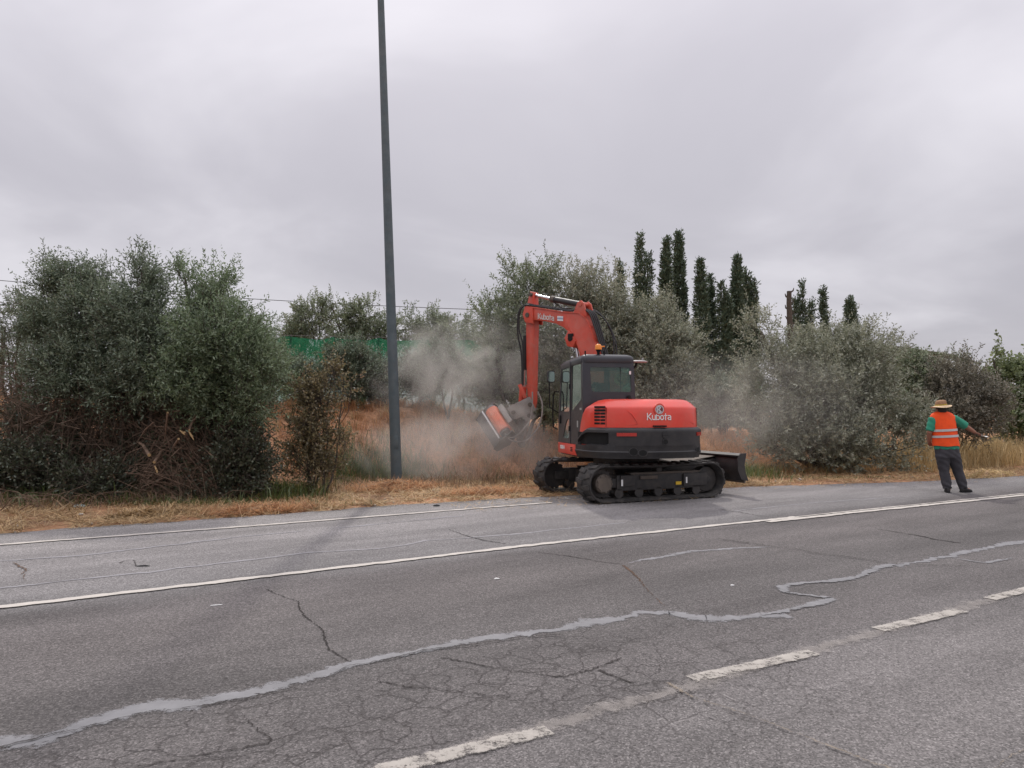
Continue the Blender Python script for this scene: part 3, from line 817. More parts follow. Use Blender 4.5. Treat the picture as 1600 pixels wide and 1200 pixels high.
LEAF_N, LEAF_L, LEAF_W = 1.6, 1.12, 1.35
def tree(name, label, cat, base, lobes, nleaf, mat, ll=.075, lw=.020, per=14, tl=.34, up=.55, clump=.34, trunk=.13, group=None,
         stems=1, twig_per_clump=22, shell=.42, spread=.9, bark=None, droop=0.0, limb_n=5):
    """lobes: (centre Vector, rx, ry, rz) in world; leaves set on twigs gathered in clumps through each lobe"""
    nleaf *= LEAF_N; ll *= LEAF_L; lw *= LEAF_W; trunk *= .62
    bx, by = base
    bz = gz(bx, by) - .04
    root = empty(name, (bx, by, bz), label, cat, group)
    O = np.array([bx, by, bz])
    vol = np.array([l[1] * l[2] * l[3] for l in lobes]) ** .8
    T = max(8, int(nleaf / per))
    share = np.maximum(1, (T * vol / vol.sum()).astype(int))
    Ps, Ds, limbs = [], [], []
    for (c, rx, ry, rz), n in zip(lobes, share):
        nc = max(3, n // twig_per_clump)
        d = nrm(rng.normal(0, 1, (nc, 3))); rr = rng.random(nc) ** shell
        C = np.array(c) + d * rr[:, None] * np.array([rx, ry, rz])
        C += rng.normal(0, .06, C.shape)
        wgt = rng.gamma(2.0, 1.0, nc); wgt /= wgt.sum()
        k = rng.choice(nc, n, p=wgt)
        cr = clump * rng.uniform(.5, 1.2, nc)
        p = C[k] + rng.normal(0, 1, (n, 3)) * (cr[k] * .5)[:, None]
        out = nrm((p - np.array(c)) / np.array([rx, ry, rz]))
        dr = nrm(out * .75 + np.array([[0, 0, up]]) + rng.normal(0, .45, (n, 3)) - np.array([[0, 0, droop]]))
        Ps.append(p); Ds.append(dr)
        limbs.append((np.array(c), C[rng.permutation(nc)[:limb_n]]))
    P = np.concatenate(Ps); D = np.concatenate(Ds)
    low = P[:, 2] > hgt(P[:, 0], P[:, 1]) + .03
    P, D = P[low], D[low]
    tlv = tl * rng.uniform(.5, 1.35, len(P))
    V, F, rn = leaf_cloud(P, D, tlv, per, ll, lw, spread)
    add_obj('crown', np_mesh('crown', V - O, [F], rn), mat, root)
    # trunk with limbs and thin twigs
    m = MB(Matrix.Translation(-Vector(O)))
    fan = [Vector((bx + random.uniform(-.12, .12) * (stems > 1) * 2, by + random.uniform(-.1, .1) * (stems > 1), bz)) for _ in range(max(1, stems))]
    SV, SF, kk = [], [], 0
    for q, (c, Cs) in enumerate(limbs):
        a = fan[q % len(fan)]
        cc = Vector(c); mid = a.lerp(cc, .5) + Vector((random.uniform(-.15, .15), random.uniform(-.15, .15), .1))
        e = cc + (cc - mid) * .04
        m.tube([a, a.lerp(mid, .5) + Vector((random.uniform(-.08, .08), random.uniform(-.08, .08), 0)), mid, cc, e], [trunk, trunk * .8, trunk * .6, trunk * .38, trunk * .15], 7)
        n_ = len(Cs)
        p0 = np.array([list(mid.lerp(cc, random.uniform(.1, 1))) for _ in range(n_)])
        p2 = Cs; p1 = (p0 + p2) / 2 + rng.normal(0, .10, p0.shape)
        v, f = sticks(p0, p1, p2, np.full(n_, trunk * .26), np.full(n_, .008), 4)
        SV.append(v); SF.append(f + kk); kk += len(v)
    bark = bark or BARK
    m.build('trunk', bark, root, 60)
    sel = rng.permutation(len(P))[:min(len(P), 900)]
    p0 = P[sel] - D[sel] * .12; p2 = P[sel] + D[sel] * tlv[sel][:, None]
    v, f = sticks(p0, (p0 + p2) / 2, p2, np.full(len(sel), .006), np.full(len(sel), .003), 3)
    SV.append(v); SF.append(f + kk)
    add_obj('branches', np_mesh('branches', np.concatenate(SV) - O, [np.concatenate(SF)]), bark, root)['kind'] = 'stuff'
    return root
def L(px, py, Y, rx, rz, ry=None):
    """lobe from a photo pixel, a distance and radii in metres"""
    return (pt(px, py, Y), rx, ry if ry else (rx + rz) / 2, rz)
G = 'olive trees along the bank'
# big dark group on the left
tree('olive_tree', 'big dark olive tree at far left with ragged tips against the sky', 'olive tree', pt(115, 760, 14.0)[:2],
     [L(108, 455, 13.9, .42, .34), L(150, 500, 13.4, .55, .50), L(85, 515, 13.8, .50, .42), L(120, 575, 13.2, .80, .55), L(165, 440, 13.9, .18, .20), L(92, 422, 14.0, .15, .20), L(55, 480, 14.0, .22, .16), L(130, 430, 13.9, .18, .16)],
     33000, OLIVE_D, ll=.066, lw=.017, trunk=.11, group=G, stems=3, twig_per_clump=15, clump=.25)
tree('olive_tree', 'rounded dark olive tree in the middle of the left-hand clump', 'olive tree', pt(220, 765, 13.7)[:2],
     [L(217, 455, 13.3, .30, .34), L(212, 520, 12.9, .52, .52), L(245, 575, 12.8, .62, .50), L(190, 605, 12.9, .55, .42), L(222, 425, 13.4, .15, .18), L(245, 490, 13.2, .25, .25)],
     28000, OLIVE_D, ll=.066, lw=.017, trunk=.10, group=G, stems=2, clump=.25, twig_per_clump=15)
tree('olive_tree', 'greener bushy olive tree at the right end of the left-hand clump', 'olive tree', pt(345, 765, 13.6)[:2],
     [L(330, 465, 13.0, .36, .32), L(345, 530, 12.6, .72, .56), L(390, 580, 12.6, .52, .44), L(300, 575, 12.5, .55, .50), L(395, 520, 13.0, .22, .20), L(355, 625, 12.8, .58, .35), L(290, 440, 13.2, .18, .22), L(388, 630, 12.8, .30, .38), L(412, 560, 13.0, .18, .22), L(345, 440, 13.1, .16, .16), L(300, 490, 12.9, .28, .28)],
     37000, OLIVE_G, ll=.066, lw=.017, trunk=.11, group=G, stems=2, clump=.25, twig_per_clump=15)
tree('olive_tree', 'thin see-through olive at the left picture edge', 'olive tree', pt(25, 690, 17.5)[:2],
     [L(35, 500, 17.5, .45, .6), L(12, 545, 17.5, .45, .5), L(58, 475, 17.3, .3, .35)], 3600, OLIVE_D, trunk=.07, group=G, twig_per_clump=10, clump=.3)
# undergrowth below them
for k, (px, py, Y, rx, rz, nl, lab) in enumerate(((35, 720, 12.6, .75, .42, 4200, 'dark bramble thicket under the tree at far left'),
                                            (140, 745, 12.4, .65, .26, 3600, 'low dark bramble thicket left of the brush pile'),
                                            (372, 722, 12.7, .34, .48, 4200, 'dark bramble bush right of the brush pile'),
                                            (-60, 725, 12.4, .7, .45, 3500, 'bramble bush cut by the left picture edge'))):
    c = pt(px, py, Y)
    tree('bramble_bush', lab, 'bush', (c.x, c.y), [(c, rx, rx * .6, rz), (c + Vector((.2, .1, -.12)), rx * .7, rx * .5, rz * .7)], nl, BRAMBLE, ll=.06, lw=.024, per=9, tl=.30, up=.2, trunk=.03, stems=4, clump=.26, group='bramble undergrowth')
# small brown shrub
c = pt(498, 650, 13.6)
tree('shrub', 'small upright brownish shrub standing left of the tall pole', 'shrub', pt(490, 760, 13.6)[:2],
     [L(500, 622, 13.6, .30, .28), L(490, 670, 13.5, .30, .36), L(480, 725, 13.5, .28, .34), L(518, 592, 13.7, .16, .18), L(482, 605, 13.6, .16, .16), L(537, 605, 13.7, .10, .10), L(528, 690, 13.6, .14, .14)],
     5600, SHRUBLEAF, ll=.055, lw=.028, per=8, tl=.24, up=.5, trunk=.04, stems=3, clump=.22, twig_per_clump=16)
# middle trees: crowns behind the green net, dark bushes in front of it
tree('olive_tree', 'slim olive tree rising left of the tall pole behind the green net', 'olive tree', pt(490, 625, 26)[:2],
     [L(487, 505, 26, .62, .55), L(478, 540, 26, .9, .6), L(497, 484, 26, .3, .3), L(455, 520, 26, .5, .4)], 7000, OLIVE, ll=.10, lw=.03, trunk=.09, group=G, tl=.42, clump=.4)
tree('olive_tree', 'airy olive tree just left of the tall pole with bare twigs at its top', 'olive tree', pt(565, 628, 25.5)[:2],
     [L(568, 495, 25.5, .68, .45), L(545, 520, 25.5, .6, .5), L(598, 515, 25.4, .55, .4), L(520, 482, 25.6, .10, .34), L(560, 550, 25.5, 1.0, .6)],
     9500, OLIVE, ll=.10, lw=.03, trunk=.10, group=G, tl=.42, clump=.36, twig_per_clump=14)
tree('olive_tree', 'low olive tree just right of the tall pole behind the dust', 'olive tree', pt(675, 632, 25.5)[:2],
     [L(665, 508, 25.5, .75, .42), L(700, 520, 25.5, .8, .5), L(645, 530, 25.5, .6, .5), L(690, 555, 25.5, 1.2, .7), L(740, 540, 25.5, .8, .6)], 12000, OLIVE, ll=.10, lw=.03, trunk=.09, group=G, tl=.42, clump=.38, twig_per_clump=14)
tree('olive_bush', 'dim olive bush low behind the small brown shrub', 'olive bush', pt(425, 640, 19)[:2],
     [L(410, 560, 19.2, .45, .55), L(420, 595, 18.8, .5, .45), L(395, 530, 19.4, .3, .3)], 9000, OLIVE_G, ll=.08, lw=.024, trunk=.07, group=G, clump=.3)
for px, py, Y, rx, rz, lab in ((470, 600, 20.6, .7, .42, 'dark olive bush in front of the green net, left of the brown shrub top'), (548, 575, 20.4, .72, .62, 'dark olive bush in front of the green net above the brown shrub'), (592, 600, 20.8, .5, .45, 'dark olive bush in front of the green net just left of the pole'),
        (700, 585, 20.8, .75, .62, 'dim olive bush in front of the green net inside the dust plume'), (655, 590, 21.5, .5, .5, 'dim olive bush in front of the green net just right of the pole'), (850, 622, 22.0, .8, .55, 'dim olive bush glimpsed behind the arm and the cab mirror'), (775, 600, 21.2, .6, .5, 'dim olive bush between the dust plume and the excavator arm')):
    tree('olive_bush', lab, 'olive bush', pt(px, 640, Y)[:2], [L(px, py, Y, rx, rz), L(px - 12, py - 22, Y, rx * .5, rz * .6), L(px + 10, py + 10, Y, rx * .7, rz * .6)], 8500, OLIVE_D, ll=.08, lw=.024, trunk=.06, group='olive bushes in front of the net', clump=.3)
# olives behind the excavator
tree('olive_tree', 'tall grey olive tree behind the excavator arm', 'olive tree', pt(815, 650, 20.5)[:2],
     [L(830, 455, 20.5, .75, .75), L(800, 500, 20.3, .85, .8), L(825, 560, 20.0, 1.0, .85), L(775, 560, 20.2, .7, .7), L(845, 425, 20.6, .42, .32), L(765, 510, 20.4, .45, .45), L(850, 600, 19.8, .8, .7), L(850, 635, 20.5, .9, .4), L(795, 615, 20.6, .7, .4)],
     27000, OLIVE, ll=.085, lw=.026, trunk=.14, group=G, clump=.42, tl=.4)
tree('olive_tree', 'broad dusty olive tree behind the excavator cab', 'olive tree', pt(935, 650, 20)[:2],
     [L(922, 458, 20.2, .75, .48), L(955, 492, 19.8, .85, .7), L(895, 490, 20.2, .75, .75), L(990, 530, 19.5, .8, .8), L(920, 550, 19.7, 1.1, .9), L(962, 440, 20.6, .36, .22), L(1000, 580, 19.2, .7, .7)],
     33000, OLIVE_P, ll=.085, lw=.026, trunk=.16, group=G, clump=.42, tl=.4)
tree('olive_tree', 'pale dusty olive tree right behind the red engine hood', 'olive tree', pt(1040, 665, 18.8)[:2],
     [L(1045, 518, 19.0, .62, .55), L(1040, 560, 18.6, .85, .75), L(1068, 552, 18.9, .42, .42), L(1065, 600, 18.4, .55, .5), L(1030, 620, 18.3, .8, .55), L(1035, 490, 19.2, .38, .25)],
     30000, OLIVE_P, ll=.08, lw=.024, trunk=.13, group=G, clump=.36)
# right-hand side
tree('olive_tree', 'huge round dusty olive bush right of the excavator blade', 'olive tree', pt(1285, 722, 19.3)[:2],
     [L(1275, 545, 19.6, 1.05, .55), L(1215, 585, 19.2, .85, .8), L(1290, 610, 18.9, 1.3, 1.0), L(1350, 570, 19.5, .95, .8), L(1375, 630, 19.2, .75, .85), L(1230, 660, 18.7, .95, .6), L(1310, 680, 18.5, 1.0, .55), L(1190, 520, 19.6, .32, .35), L(1385, 550, 19.8, .3, .25), L(1175, 650, 18.7, .45, .5), L(1400, 700, 18.4, .55, .4), L(1265, 705, 18.3, .9, .4), L(1340, 712, 18.2, .8, .35), L(1205, 700, 18.5, .6, .35), L(1420, 650, 18.9, .5, .5)],
     60000, OLIVE_P, ll=.085, lw=.026, trunk=.17, group=G, stems=2, clump=.45, tl=.4)
tree('olive_tree', 'narrow dark olive between the huge bush and the man', 'olive tree', pt(1440, 690, 21.5)[:2],
     [L(1440, 600, 21.5, .5, .62), L(1425, 575, 21.8, .4, .3), L(1450, 640, 21, .55, .55), L(1475, 572, 21.9, .3, .22)], 11000, OLIVE, ll=.085, lw=.026, trunk=.10, group=G, clump=.36)
tree('olive_tree', 'brownish olive bush behind the man in the vest', 'olive tree', pt(1500, 695, 21.6)[:2],
     [L(1500, 605, 20.8, .80, .62), L(1535, 630, 20.6, .55, .62), L(1480, 640, 20.4, .65, .6), L(1515, 572, 21, .35, .2), L(1500, 655, 20.6, .8, .35), L(1522, 668, 20.3, .5, .28)], 22000, BROWNLEAF, ll=.08, lw=.024, trunk=.03, group=G, clump=.38)
tree('broadleaf_tree', 'light green leafy tree at the right picture edge', 'tree', pt(1592, 690, 24)[:2],
     [L(1590, 605, 24, .75, .70), L(1565, 640, 23.8, .45, .5), L(1620, 640, 23.6, .8, .7), L(1552, 562, 24.2, .12, .40), L(1605, 580, 24.2, .6, .3), L(1660, 600, 24, .8, .9), L(1595, 665, 23.6, .9, .4)], 12000, LIGHTLEAF, ll=.11, lw=.06, per=8, trunk=.09, clump=.4, spread=1.1)
tree('olive_tree', 'low olive far behind the narrow gap beside the huge bush', 'olive tree', pt(1400, 660, 29)[:2],
     [L(1390, 580, 29, 1.3, .9), L(1450, 590, 29, 1.2, .9)], 6000, OLIVE, ll=.13, lw=.04, trunk=.12, group=G, clump=.5)
tree('olive_tree', 'dark olive filling the gap below the tall cypresses', 'olive tree', pt(1128, 650, 25)[:2],
     [L(1120, 625, 24, .8, .45), L(1150, 625, 24.5, .9, .6), L(1170, 610, 25, .5, .5)], 9000, OLIVE_D, ll=.11, lw=.035, trunk=.12, group=G, clump=.45)

# ---------------------------------------------------------------- cypresses
def cypress(label, tops, ybase, Y, n, seed, wsc=1.0):
    """tops: (px, py_top, half width px) columns of one tree"""
    rs = np.random.default_rng(seed)
    b = pt(np.mean([t[0] for t in tops]), ybase, Y)
    bz = gz(b.x, b.y) - .05
    root = empty('cypress_tree', (b.x, b.y, bz), label, 'cypress tree', 'row of cypress trees')
    O = np.array(root.location)
    Ps, Ds = [], []
    m = MB(Matrix.Translation(-root.location))
    wsc *= .82
    for px, py, hw in tops:
        top = pt(px, py, Y); r = hw * Y / F_PX * wsc
        N = int(n * 1.5) // len(tops)
        t = rs.random(N) ** .75                       # 0 top, 1 base
        hz = top.z - t * (top.z - bz - .2)
        prof = np.clip(.04 + 1.5 * t ** .6, 0, 1) * (1 - .25 * t ** 3)
        a = rs.uniform(0, 2 * np.pi, N)
        lump = 1 + .26 * np.sin(a * 3 + t * (26 + seed) + seed) + .24 * np.sin(t * (40 + 2 * seed) + a * 2 + seed * 2) + .12 * np.sin(t * 90 + a)
        rr = r * prof * lump * np.sqrt(rs.uniform(.25, 1, N))
        cx = b.x + (top.x - b.x) * (1 - t) * 1.0 + .03 * np.sin(t * 12 + seed) + (top.x - b.x) * t * .6
        P = np.stack([cx + rr * np.cos(a), Y + rr * np.sin(a), hz], 1)
        D = nrm(np.stack([np.cos(a) * .45, np.sin(a) * .45, np.full(N, 1.0)], 1) + rs.normal(0, .36, (N, 3)))
        Ps.append(P); Ds.append(D)
        base = Vector((b.x + (top.x - b.x) * .5, Y, bz))
        m.tube([base, base.lerp(top, .5), top - Vector((0, 0, .25))], [r * .28, r * .16, .015], 7)
    P = np.concatenate(Ps); D = np.concatenate(Ds)
    V, F, rn = leaf_cloud(P, D, np.full(len(P), .24), 5, .16, .065, .45)
    add_obj('crown', np_mesh('crown', V - O, [F], rn), CYPRESS, root)
    m.build('trunk', BARK, root, 60)
    return root
cypress('tall twin-topped cypress furthest left in the row', [(999, 366, 7), (1012, 398, 12), (968, 412, 5)], 620, 33, 3000, 1)
cypress('tall cypress with a bent tuft on top, second from the left', [(1041, 374, 11)], 620, 33.5, 2200, 2)
cypress('tallest slim cypress close beside the one with the bent tuft', [(1061, 366, 11)], 620, 34, 2200, 3)
cypress('pointed cypress standing apart, middle of the row', [(1095, 408, 12)], 625, 33, 1900, 4)
cypress('very thin cypress just right of the pointed middle one', [(1110, 434, 6)], 625, 34, 1100, 5)
cypress('shorter cypress with two small tips, third from the right of the row', [(1127, 444, 10), (1137, 462, 7)], 625, 33, 2000, 6)
cypress('tall cypress with a blunt ragged top', [(1151, 402, 11)], 625, 33.5, 2200, 7)
cypress('cypress with forked tips at the right end of the tall row', [(1166, 424, 10), (1177, 440, 8)], 625, 34, 2300, 8)
cypress('ragged cypress beside the bare trunk', [(1254, 440, 7), (1243, 468, 5), (1268, 472, 5)], 640, 36, 1900, 9)
cypress('thin finger-like cypress above the huge olive bush', [(1287, 452, 5)], 640, 36, 900, 10)
cypress('broad cone-shaped cypress furthest right', [(1329, 468, 14)], 640, 36, 1700, 11)

# dead trunk
b = pt(1238, 640, 35)
root = empty('bare_trunk', (b.x, 35, gz(b.x, 35) - .05), 'bare dark lopped trunk rising beside the ragged cypress', 'dead tree')
m = MB(Matrix.Translation(-root.location))
zt = pt(1236, 455, 35).z; bz = root.location.z
m.tube([(b.x, 35, bz), (b.x + .02, 35, bz + 2), (b.x - .02, 35, (bz + zt) / 2 + .8), (b.x - .08, 35, zt - .6), (b.x - .06, 35, zt)], [.22, .2, .17, .13, .12], 8)
m.build('trunk', BARK, root, 60)
for k in range(9):
    m = MB(Matrix.Translation(-root.location))
    z = zt - .1 - k * .28; s = (-1) ** k
    m.tube([(b.x - .05, 35, z), (b.x - .05 + s * .16, 35 + random.uniform(-.1, .1), z + .12), (b.x - .05 + s * .22, 35, z + .26)], [.05, .04, .02], 6)
    m.build('branch_stub', BARK, root, 60)

# ---------------------------------------------------------------- brush pile of cut branches
DRYTWIG = plain('dry_twig', (0.20, 0.135, 0.095), 0.95, var=0.45, scale=9)
CUTWOOD = plain('fresh_cut_wood', (0.50, 0.34, 0.17), 0.8, var=0.25, scale=30)
c0 = gp(275, 786); c0.y += .5; c0.x = (275 - 800) / F_PX * c0.y
root = empty('brush_pile', (c0.x, c0.y, gz(c0.x, c0.y) - .02), 'pile of cut dry branches and vines with pale sawn ends under the left trees', 'brush pile')
O = np.array(root.location)
n = 1500
a = rng.uniform(0, 2 * np.pi, n); t = rng.random(n) ** .55
lump = 1 + .25 * np.sin(3 * a + 1) + .18 * np.sin(7 * a)
h = (1.30 * (1 - t ** 1.5) * lump) * rng.uniform(.1, 1.05, n) + .05
P1 = np.stack([1.15 * t * np.cos(a) * lump, .42 * t * np.sin(a), h], 1)
out = np.sign(P1[:, 0] + .15) * rng.uniform(.2, 1.0, n)
dirv = nrm(np.stack([out, rng.normal(0, .4, n), rng.normal(-.55, .6, n)], 1))
Ls = rng.gamma(2.2, .13, n)[:, None]
P0 = P1 - dirv * Ls; P2 = P1 + dirv * Ls
P1 = P1 + np.array([[0, 0, .16]]) * Ls + rng.normal(0, .05, P1.shape)
for Pp in (P0, P1, P2): Pp[:, 2] = np.maximum(Pp[:, 2], .03)
V, F = sticks(P0, P1, P2, rng.uniform(.003, .011, n), np.full(n, .003), 3)
o = add_obj('twigs', np_mesh('twigs', V, [F]), DRYTWIG, root); o['kind'] = 'stuff'
T = 1500
a = rng.uniform(0, 2 * np.pi, T); t = rng.random(T) ** .5
P = np.stack([1.25 * t * np.cos(a), .10 + .45 * t * np.sin(a), 1.35 * (1 - t ** 1.6) * rng.uniform(.05, 1.05, T) + .05], 1)
V, F, rn = leaf_cloud(P, nrm(rng.normal(0, 1, (T, 3))), np.full(T, .25), 8, .06, .026)
o = add_obj('withered_leaves', np_mesh('withered_leaves', V, [F], rn), BRAMBLE, root); o['kind'] = 'stuff'
# thicker branches with fresh sawn ends, placed from the photograph
def cut_branch(a, b, r, sawn=True):
    A = pt(a[0], a[1], c0.y - .42) - root.location; B = pt(b[0], b[1], c0.y + .05) - root.location
    A.z = max(A.z, .05); B.z = max(B.z, .05); r *= .6
    m = MB(); m.tube([A, A.lerp(B, .5) + Vector((0, 0, .05)), B], [r, r * .9, r * .6], 9)
    br = m.build('cut_branch', DRYTWIG, root, 60)
    if sawn:
        d = (A - B).normalized(); m = MB(); m.tube([A - d * .002, A + d * .008], r * .97, 9); m.build('sawn_end', CUTWOOD, br, 60)
for a, b, r in (((241, 722), (262, 700), .045), ((233, 711), (215, 690), .05), ((288, 676), (300, 700), .04), ((296, 672), (310, 640), .03), ((279, 686), (262, 720), .035),
                ((308, 650), (285, 690), .022), ((262, 645), (256, 705), .030), ((240, 660), (215, 690), .024), ((280, 642), (258, 652), .016), ((268, 713), (300, 690), .014), ((340, 720), (300, 692), .022), ((200, 760), (222, 748), .018)):
    cut_branch(a, b, r, r > .028)
for a, b in (((242, 728), (247, 743)), ((295, 674), (303, 688)), ((281, 672), (289, 680))):    # torn splinters
    A = pt(*a, c0.y - .46) - root.location; B = pt(*b, c0.y - .46) - root.location
    m = MB(); m.tube([A, A.lerp(B, .5) + Vector((.01, -.01, 0)), B], [.010, .018, .003], 6); m.build('splinter', CUTWOOD, root, 60)

# tangle of dead vines, twigs and shaded leaves filling the space below the left crowns
n = 5200
px_ = rng.uniform(10, 395, n); Yv = rng.uniform(12.9, 14.6, n)
xx = (px_ - 800) / F_PX * Yv
g0 = hgt(xx, Yv)
zz = g0 + rng.uniform(.03, 1.0, n) ** 1.0 * (2.2 + .25 * np.sin(px_ * .03))
P1 = np.stack([xx, Yv, zz], 1)
dv = nrm(np.stack([rng.normal(0, .6, n), rng.normal(0, .4, n), rng.normal(.2, .8, n)], 1)); Ls = rng.uniform(.2, .75, n)[:, None]
P0 = P1 - dv * Ls; P2 = P1 + dv * Ls + rng.normal(0, .08, (n, 3))
for Pp in (P0, P1, P2): Pp[:, 2] = np.maximum(Pp[:, 2], hgt(Pp[:, 0], Pp[:, 1]) + .01)
V, F = sticks(P0, P1, P2, rng.uniform(.004, .013, n), np.full(n, .004), 3)
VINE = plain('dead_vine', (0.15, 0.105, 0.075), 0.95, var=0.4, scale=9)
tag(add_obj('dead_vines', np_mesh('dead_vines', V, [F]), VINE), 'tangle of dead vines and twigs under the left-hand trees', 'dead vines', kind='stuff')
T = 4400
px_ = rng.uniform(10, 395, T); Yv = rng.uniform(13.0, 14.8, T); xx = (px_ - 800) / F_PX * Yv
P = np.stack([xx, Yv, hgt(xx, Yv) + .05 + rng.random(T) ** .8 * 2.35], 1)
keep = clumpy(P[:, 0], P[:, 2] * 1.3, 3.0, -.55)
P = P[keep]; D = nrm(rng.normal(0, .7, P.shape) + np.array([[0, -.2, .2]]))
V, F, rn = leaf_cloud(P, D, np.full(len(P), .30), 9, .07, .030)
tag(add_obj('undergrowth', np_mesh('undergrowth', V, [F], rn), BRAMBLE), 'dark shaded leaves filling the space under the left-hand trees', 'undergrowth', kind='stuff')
# dead branch whips lying under the far-left trees
n = 420
xx, yy, uu, ww = scatter(n, -6.5, 3.2, 2.0, 3.6)
P0 = np.stack([xx, yy, hgt(xx, yy) + .02], 1)
az = rng.uniform(0, 6.28, n); Ls = rng.uniform(.25, .9, n)
P2 = P0 + np.stack([np.cos(az) * Ls, np.sin(az) * Ls * .5, rng.uniform(.05, .5, n) * Ls], 1)
V, F = sticks(P0, (P0 + P2) / 2 + np.stack([np.zeros(n), np.zeros(n), .12 * Ls], 1), P2, rng.uniform(.004, .010, n), np.full(n, .003), 3)
tag(add_obj('fallen_twigs', np_mesh('fallen_twigs', V, [F]), DRYTWIG), 'thin fallen twigs lying under the left-hand trees', 'twigs', kind='stuff')
# ================================================================== LAMP POLE, NET FENCE, CABLES, HOUSE, LITTER
POLE = plain('weathered_pole_paint', (0.075, 0.105, 0.118), 0.6, var=0.22, scale=5, dirt=(0.14, 0.15, 0.15), dirt_amt=0.5, bump=0.15, bscale=90)
b = gp(620, 757)
root = empty('lamp_pole', (b.x, b.y, gz(b.x, b.y) - .03), 'tall dark grey tapered pole leaning slightly left beside the ditch', 'pole')
top = pt(594, -30, b.y) - root.location
m = MB()
pth, rad = [], []
for k in range(25):
    t = k / 24; pth.append(Vector((0, 0, 0)).lerp(top, t)); rad.append(.122 - .050 * t)
m.tube(pth, rad, 20)
m.build('shaft', POLE, root, 50)
m = MB(); m.tube([(0, 0, -.02), (0, 0, .05), (0, 0, .06)], [.2, .2, .13], 20); m.build('base_flange', POLE, root, 40)
m = MB(); m.box((.0, -.117, .95), (.09, .02, .26)); m.build('access_door', POLE, root, 40, .004)
m = MB(); m.tube([top, top + Vector((.0, -.15, .5)), top + Vector((0, -1.0, .75))], [.07, .05, .035], 12); m.build('bracket_arm', POLE, root, 50)
m = MB(); m.box(top + Vector((0, -1.25, .76)), (.22, .55, .12)); m.build('lamp_head', POLE, root, 40, .03)

def net_material():
    m, n, l = new_mat('green_shade_net')
    out = n.new('ShaderNodeOutputMaterial')
    co = n.new('ShaderNodeTexCoord').outputs['Object']
    d = n.new('ShaderNodeBsdfDiffuse'); t = n.new('ShaderNodeBsdfTranslucent'); tr = n.new('ShaderNodeBsdfTransparent')
    c = ramp(n, [(0.3, (0.012, 0.13, 0.062)), (0.7, (0.035, 0.23, 0.12))]); l.new(noise(n, l, co, 1.6, 4), c.inputs[0])
    l.new(c.outputs[0], d.inputs[0]); l.new(c.outputs[0], t.inputs[0])
    a = n.new('ShaderNodeMixShader'); a.inputs[0].default_value = .45; l.new(d.outputs[0], a.inputs[1]); l.new(t.outputs[0], a.inputs[2])
    mx = n.new('ShaderNodeMixShader')
    wv = n.new('ShaderNodeTexWave'); wv.inputs['Scale'].default_value = 14; wv.inputs['Distortion'].default_value = 1.5; l.new(co, wv.inputs['Vector'])
    al = ramp(n, [(0.2, 0.55), (0.8, 0.9)]); l.new(wv.outputs['Fac'], al.inputs[0])
    l.new(al.outputs[0], mx.inputs[0]); l.new(tr.outputs[0], mx.inputs[1]); l.new(a.outputs[0], mx.inputs[2])
    l.new(mx.outputs[0], out.inputs[0])
    return m
NET = net_material()
POSTM = plain('fence_post', (0.16, 0.15, 0.14), 0.6, metal=.4, var=0.3)
A, B = pt(385, 524, 22.5), pt(790, 532, 23.4)
root = empty('net_fence', (A.x, A.y, gz(A.x, A.y)), 'green shade-net fence on the bank behind the pole and the dust', 'net fence')
Tm = -root.location
NP = 6
for k in range(NP + 1):
    p = A.lerp(B, k / NP); g = gz(p.x, p.y) - .1
    m = MB(Matrix.Translation(Tm)); m.tube([(p.x, p.y, g), (p.x, p.y, p.z + .05)], .03, 8); m.build('post', POSTM, root, 60)
for k in range(NP):
    p, q = A.lerp(B, k / NP), A.lerp(B, (k + 1) / NP)
    nx, nz = 22, 10; V = []
    for i in range(nx + 1):
        for j in range(nz + 1):
            s = i / nx; c = p.lerp(q, s); g = gz(c.x, c.y) + .02
            zt = c.z - .09 * math.sin(math.pi * s) + .02 * math.sin(k * 5 + s * 9)
            V.append((c.x, c.y - .035 + .05 * math.sin(s * 9 + j * .5 + k) * math.sin(math.pi * s), g + (zt - g) * j / nz))
    V = np.array(V) + np.array(Tm)
    ii = np.arange((nx + 1) * (nz + 1)).reshape(nx + 1, nz + 1)
    Q = np.stack([ii[:-1, :-1], ii[1:, :-1], ii[1:, 1:], ii[:-1, 1:]], -1).reshape(-1, 4)
    add_obj('net_panel', np_mesh('net_panel', V, [Q], smooth=True), NET, root)
# sagging rail cable along the net top is the fence's own wire
m = MB(Matrix.Translation(Tm)); m.tube([A.lerp(B, k / 24) + Vector((0, -.04, .02)) for k in range(25)], .008, 5); m.build('top_wire', POSTM, root, 60)

WIRE = plain('cable_black', (0.03, 0.03, 0.035), 0.7, var=0.1)
WOOD = plain('grey_timber', (0.10, 0.085, 0.07), 0.95, var=0.3, scale=9, bump=.5, bscale=40)
def timber_pole(px, ytop, Y, label, r=.11):
    b_ = pt(px, 600, Y); g = gz(b_.x, Y) - .05
    root = empty('utility_pole', (b_.x, Y, g), label, 'utility pole', 'timber poles carrying the cable')
    h = pt(px, ytop, Y).z - g
    m = MB(); m.tube([(0, 0, 0), (0, 0, h * .5), (0, 0, h)], [r, r * .85, r * .7], 10); m.build('shaft', WOOD, root, 60)
    m = MB(); m.box((0, 0, h - .18), (.7, .09, .10)); m.build('crossarm', WOOD, root, 40, .01)
    for s in (-1, 1):
        m = MB(); m.tube([(s * .28, 0, h - .13), (s * .28, 0, h - .07), (s * .28, 0, h - .01)], [.02, .035, .03], 8); m.build('insulator', plain('insulator_glass', (.2, .25, .22), .3, var=.1), root, 50)
    return Vector((b_.x, Y, g + h - .03))
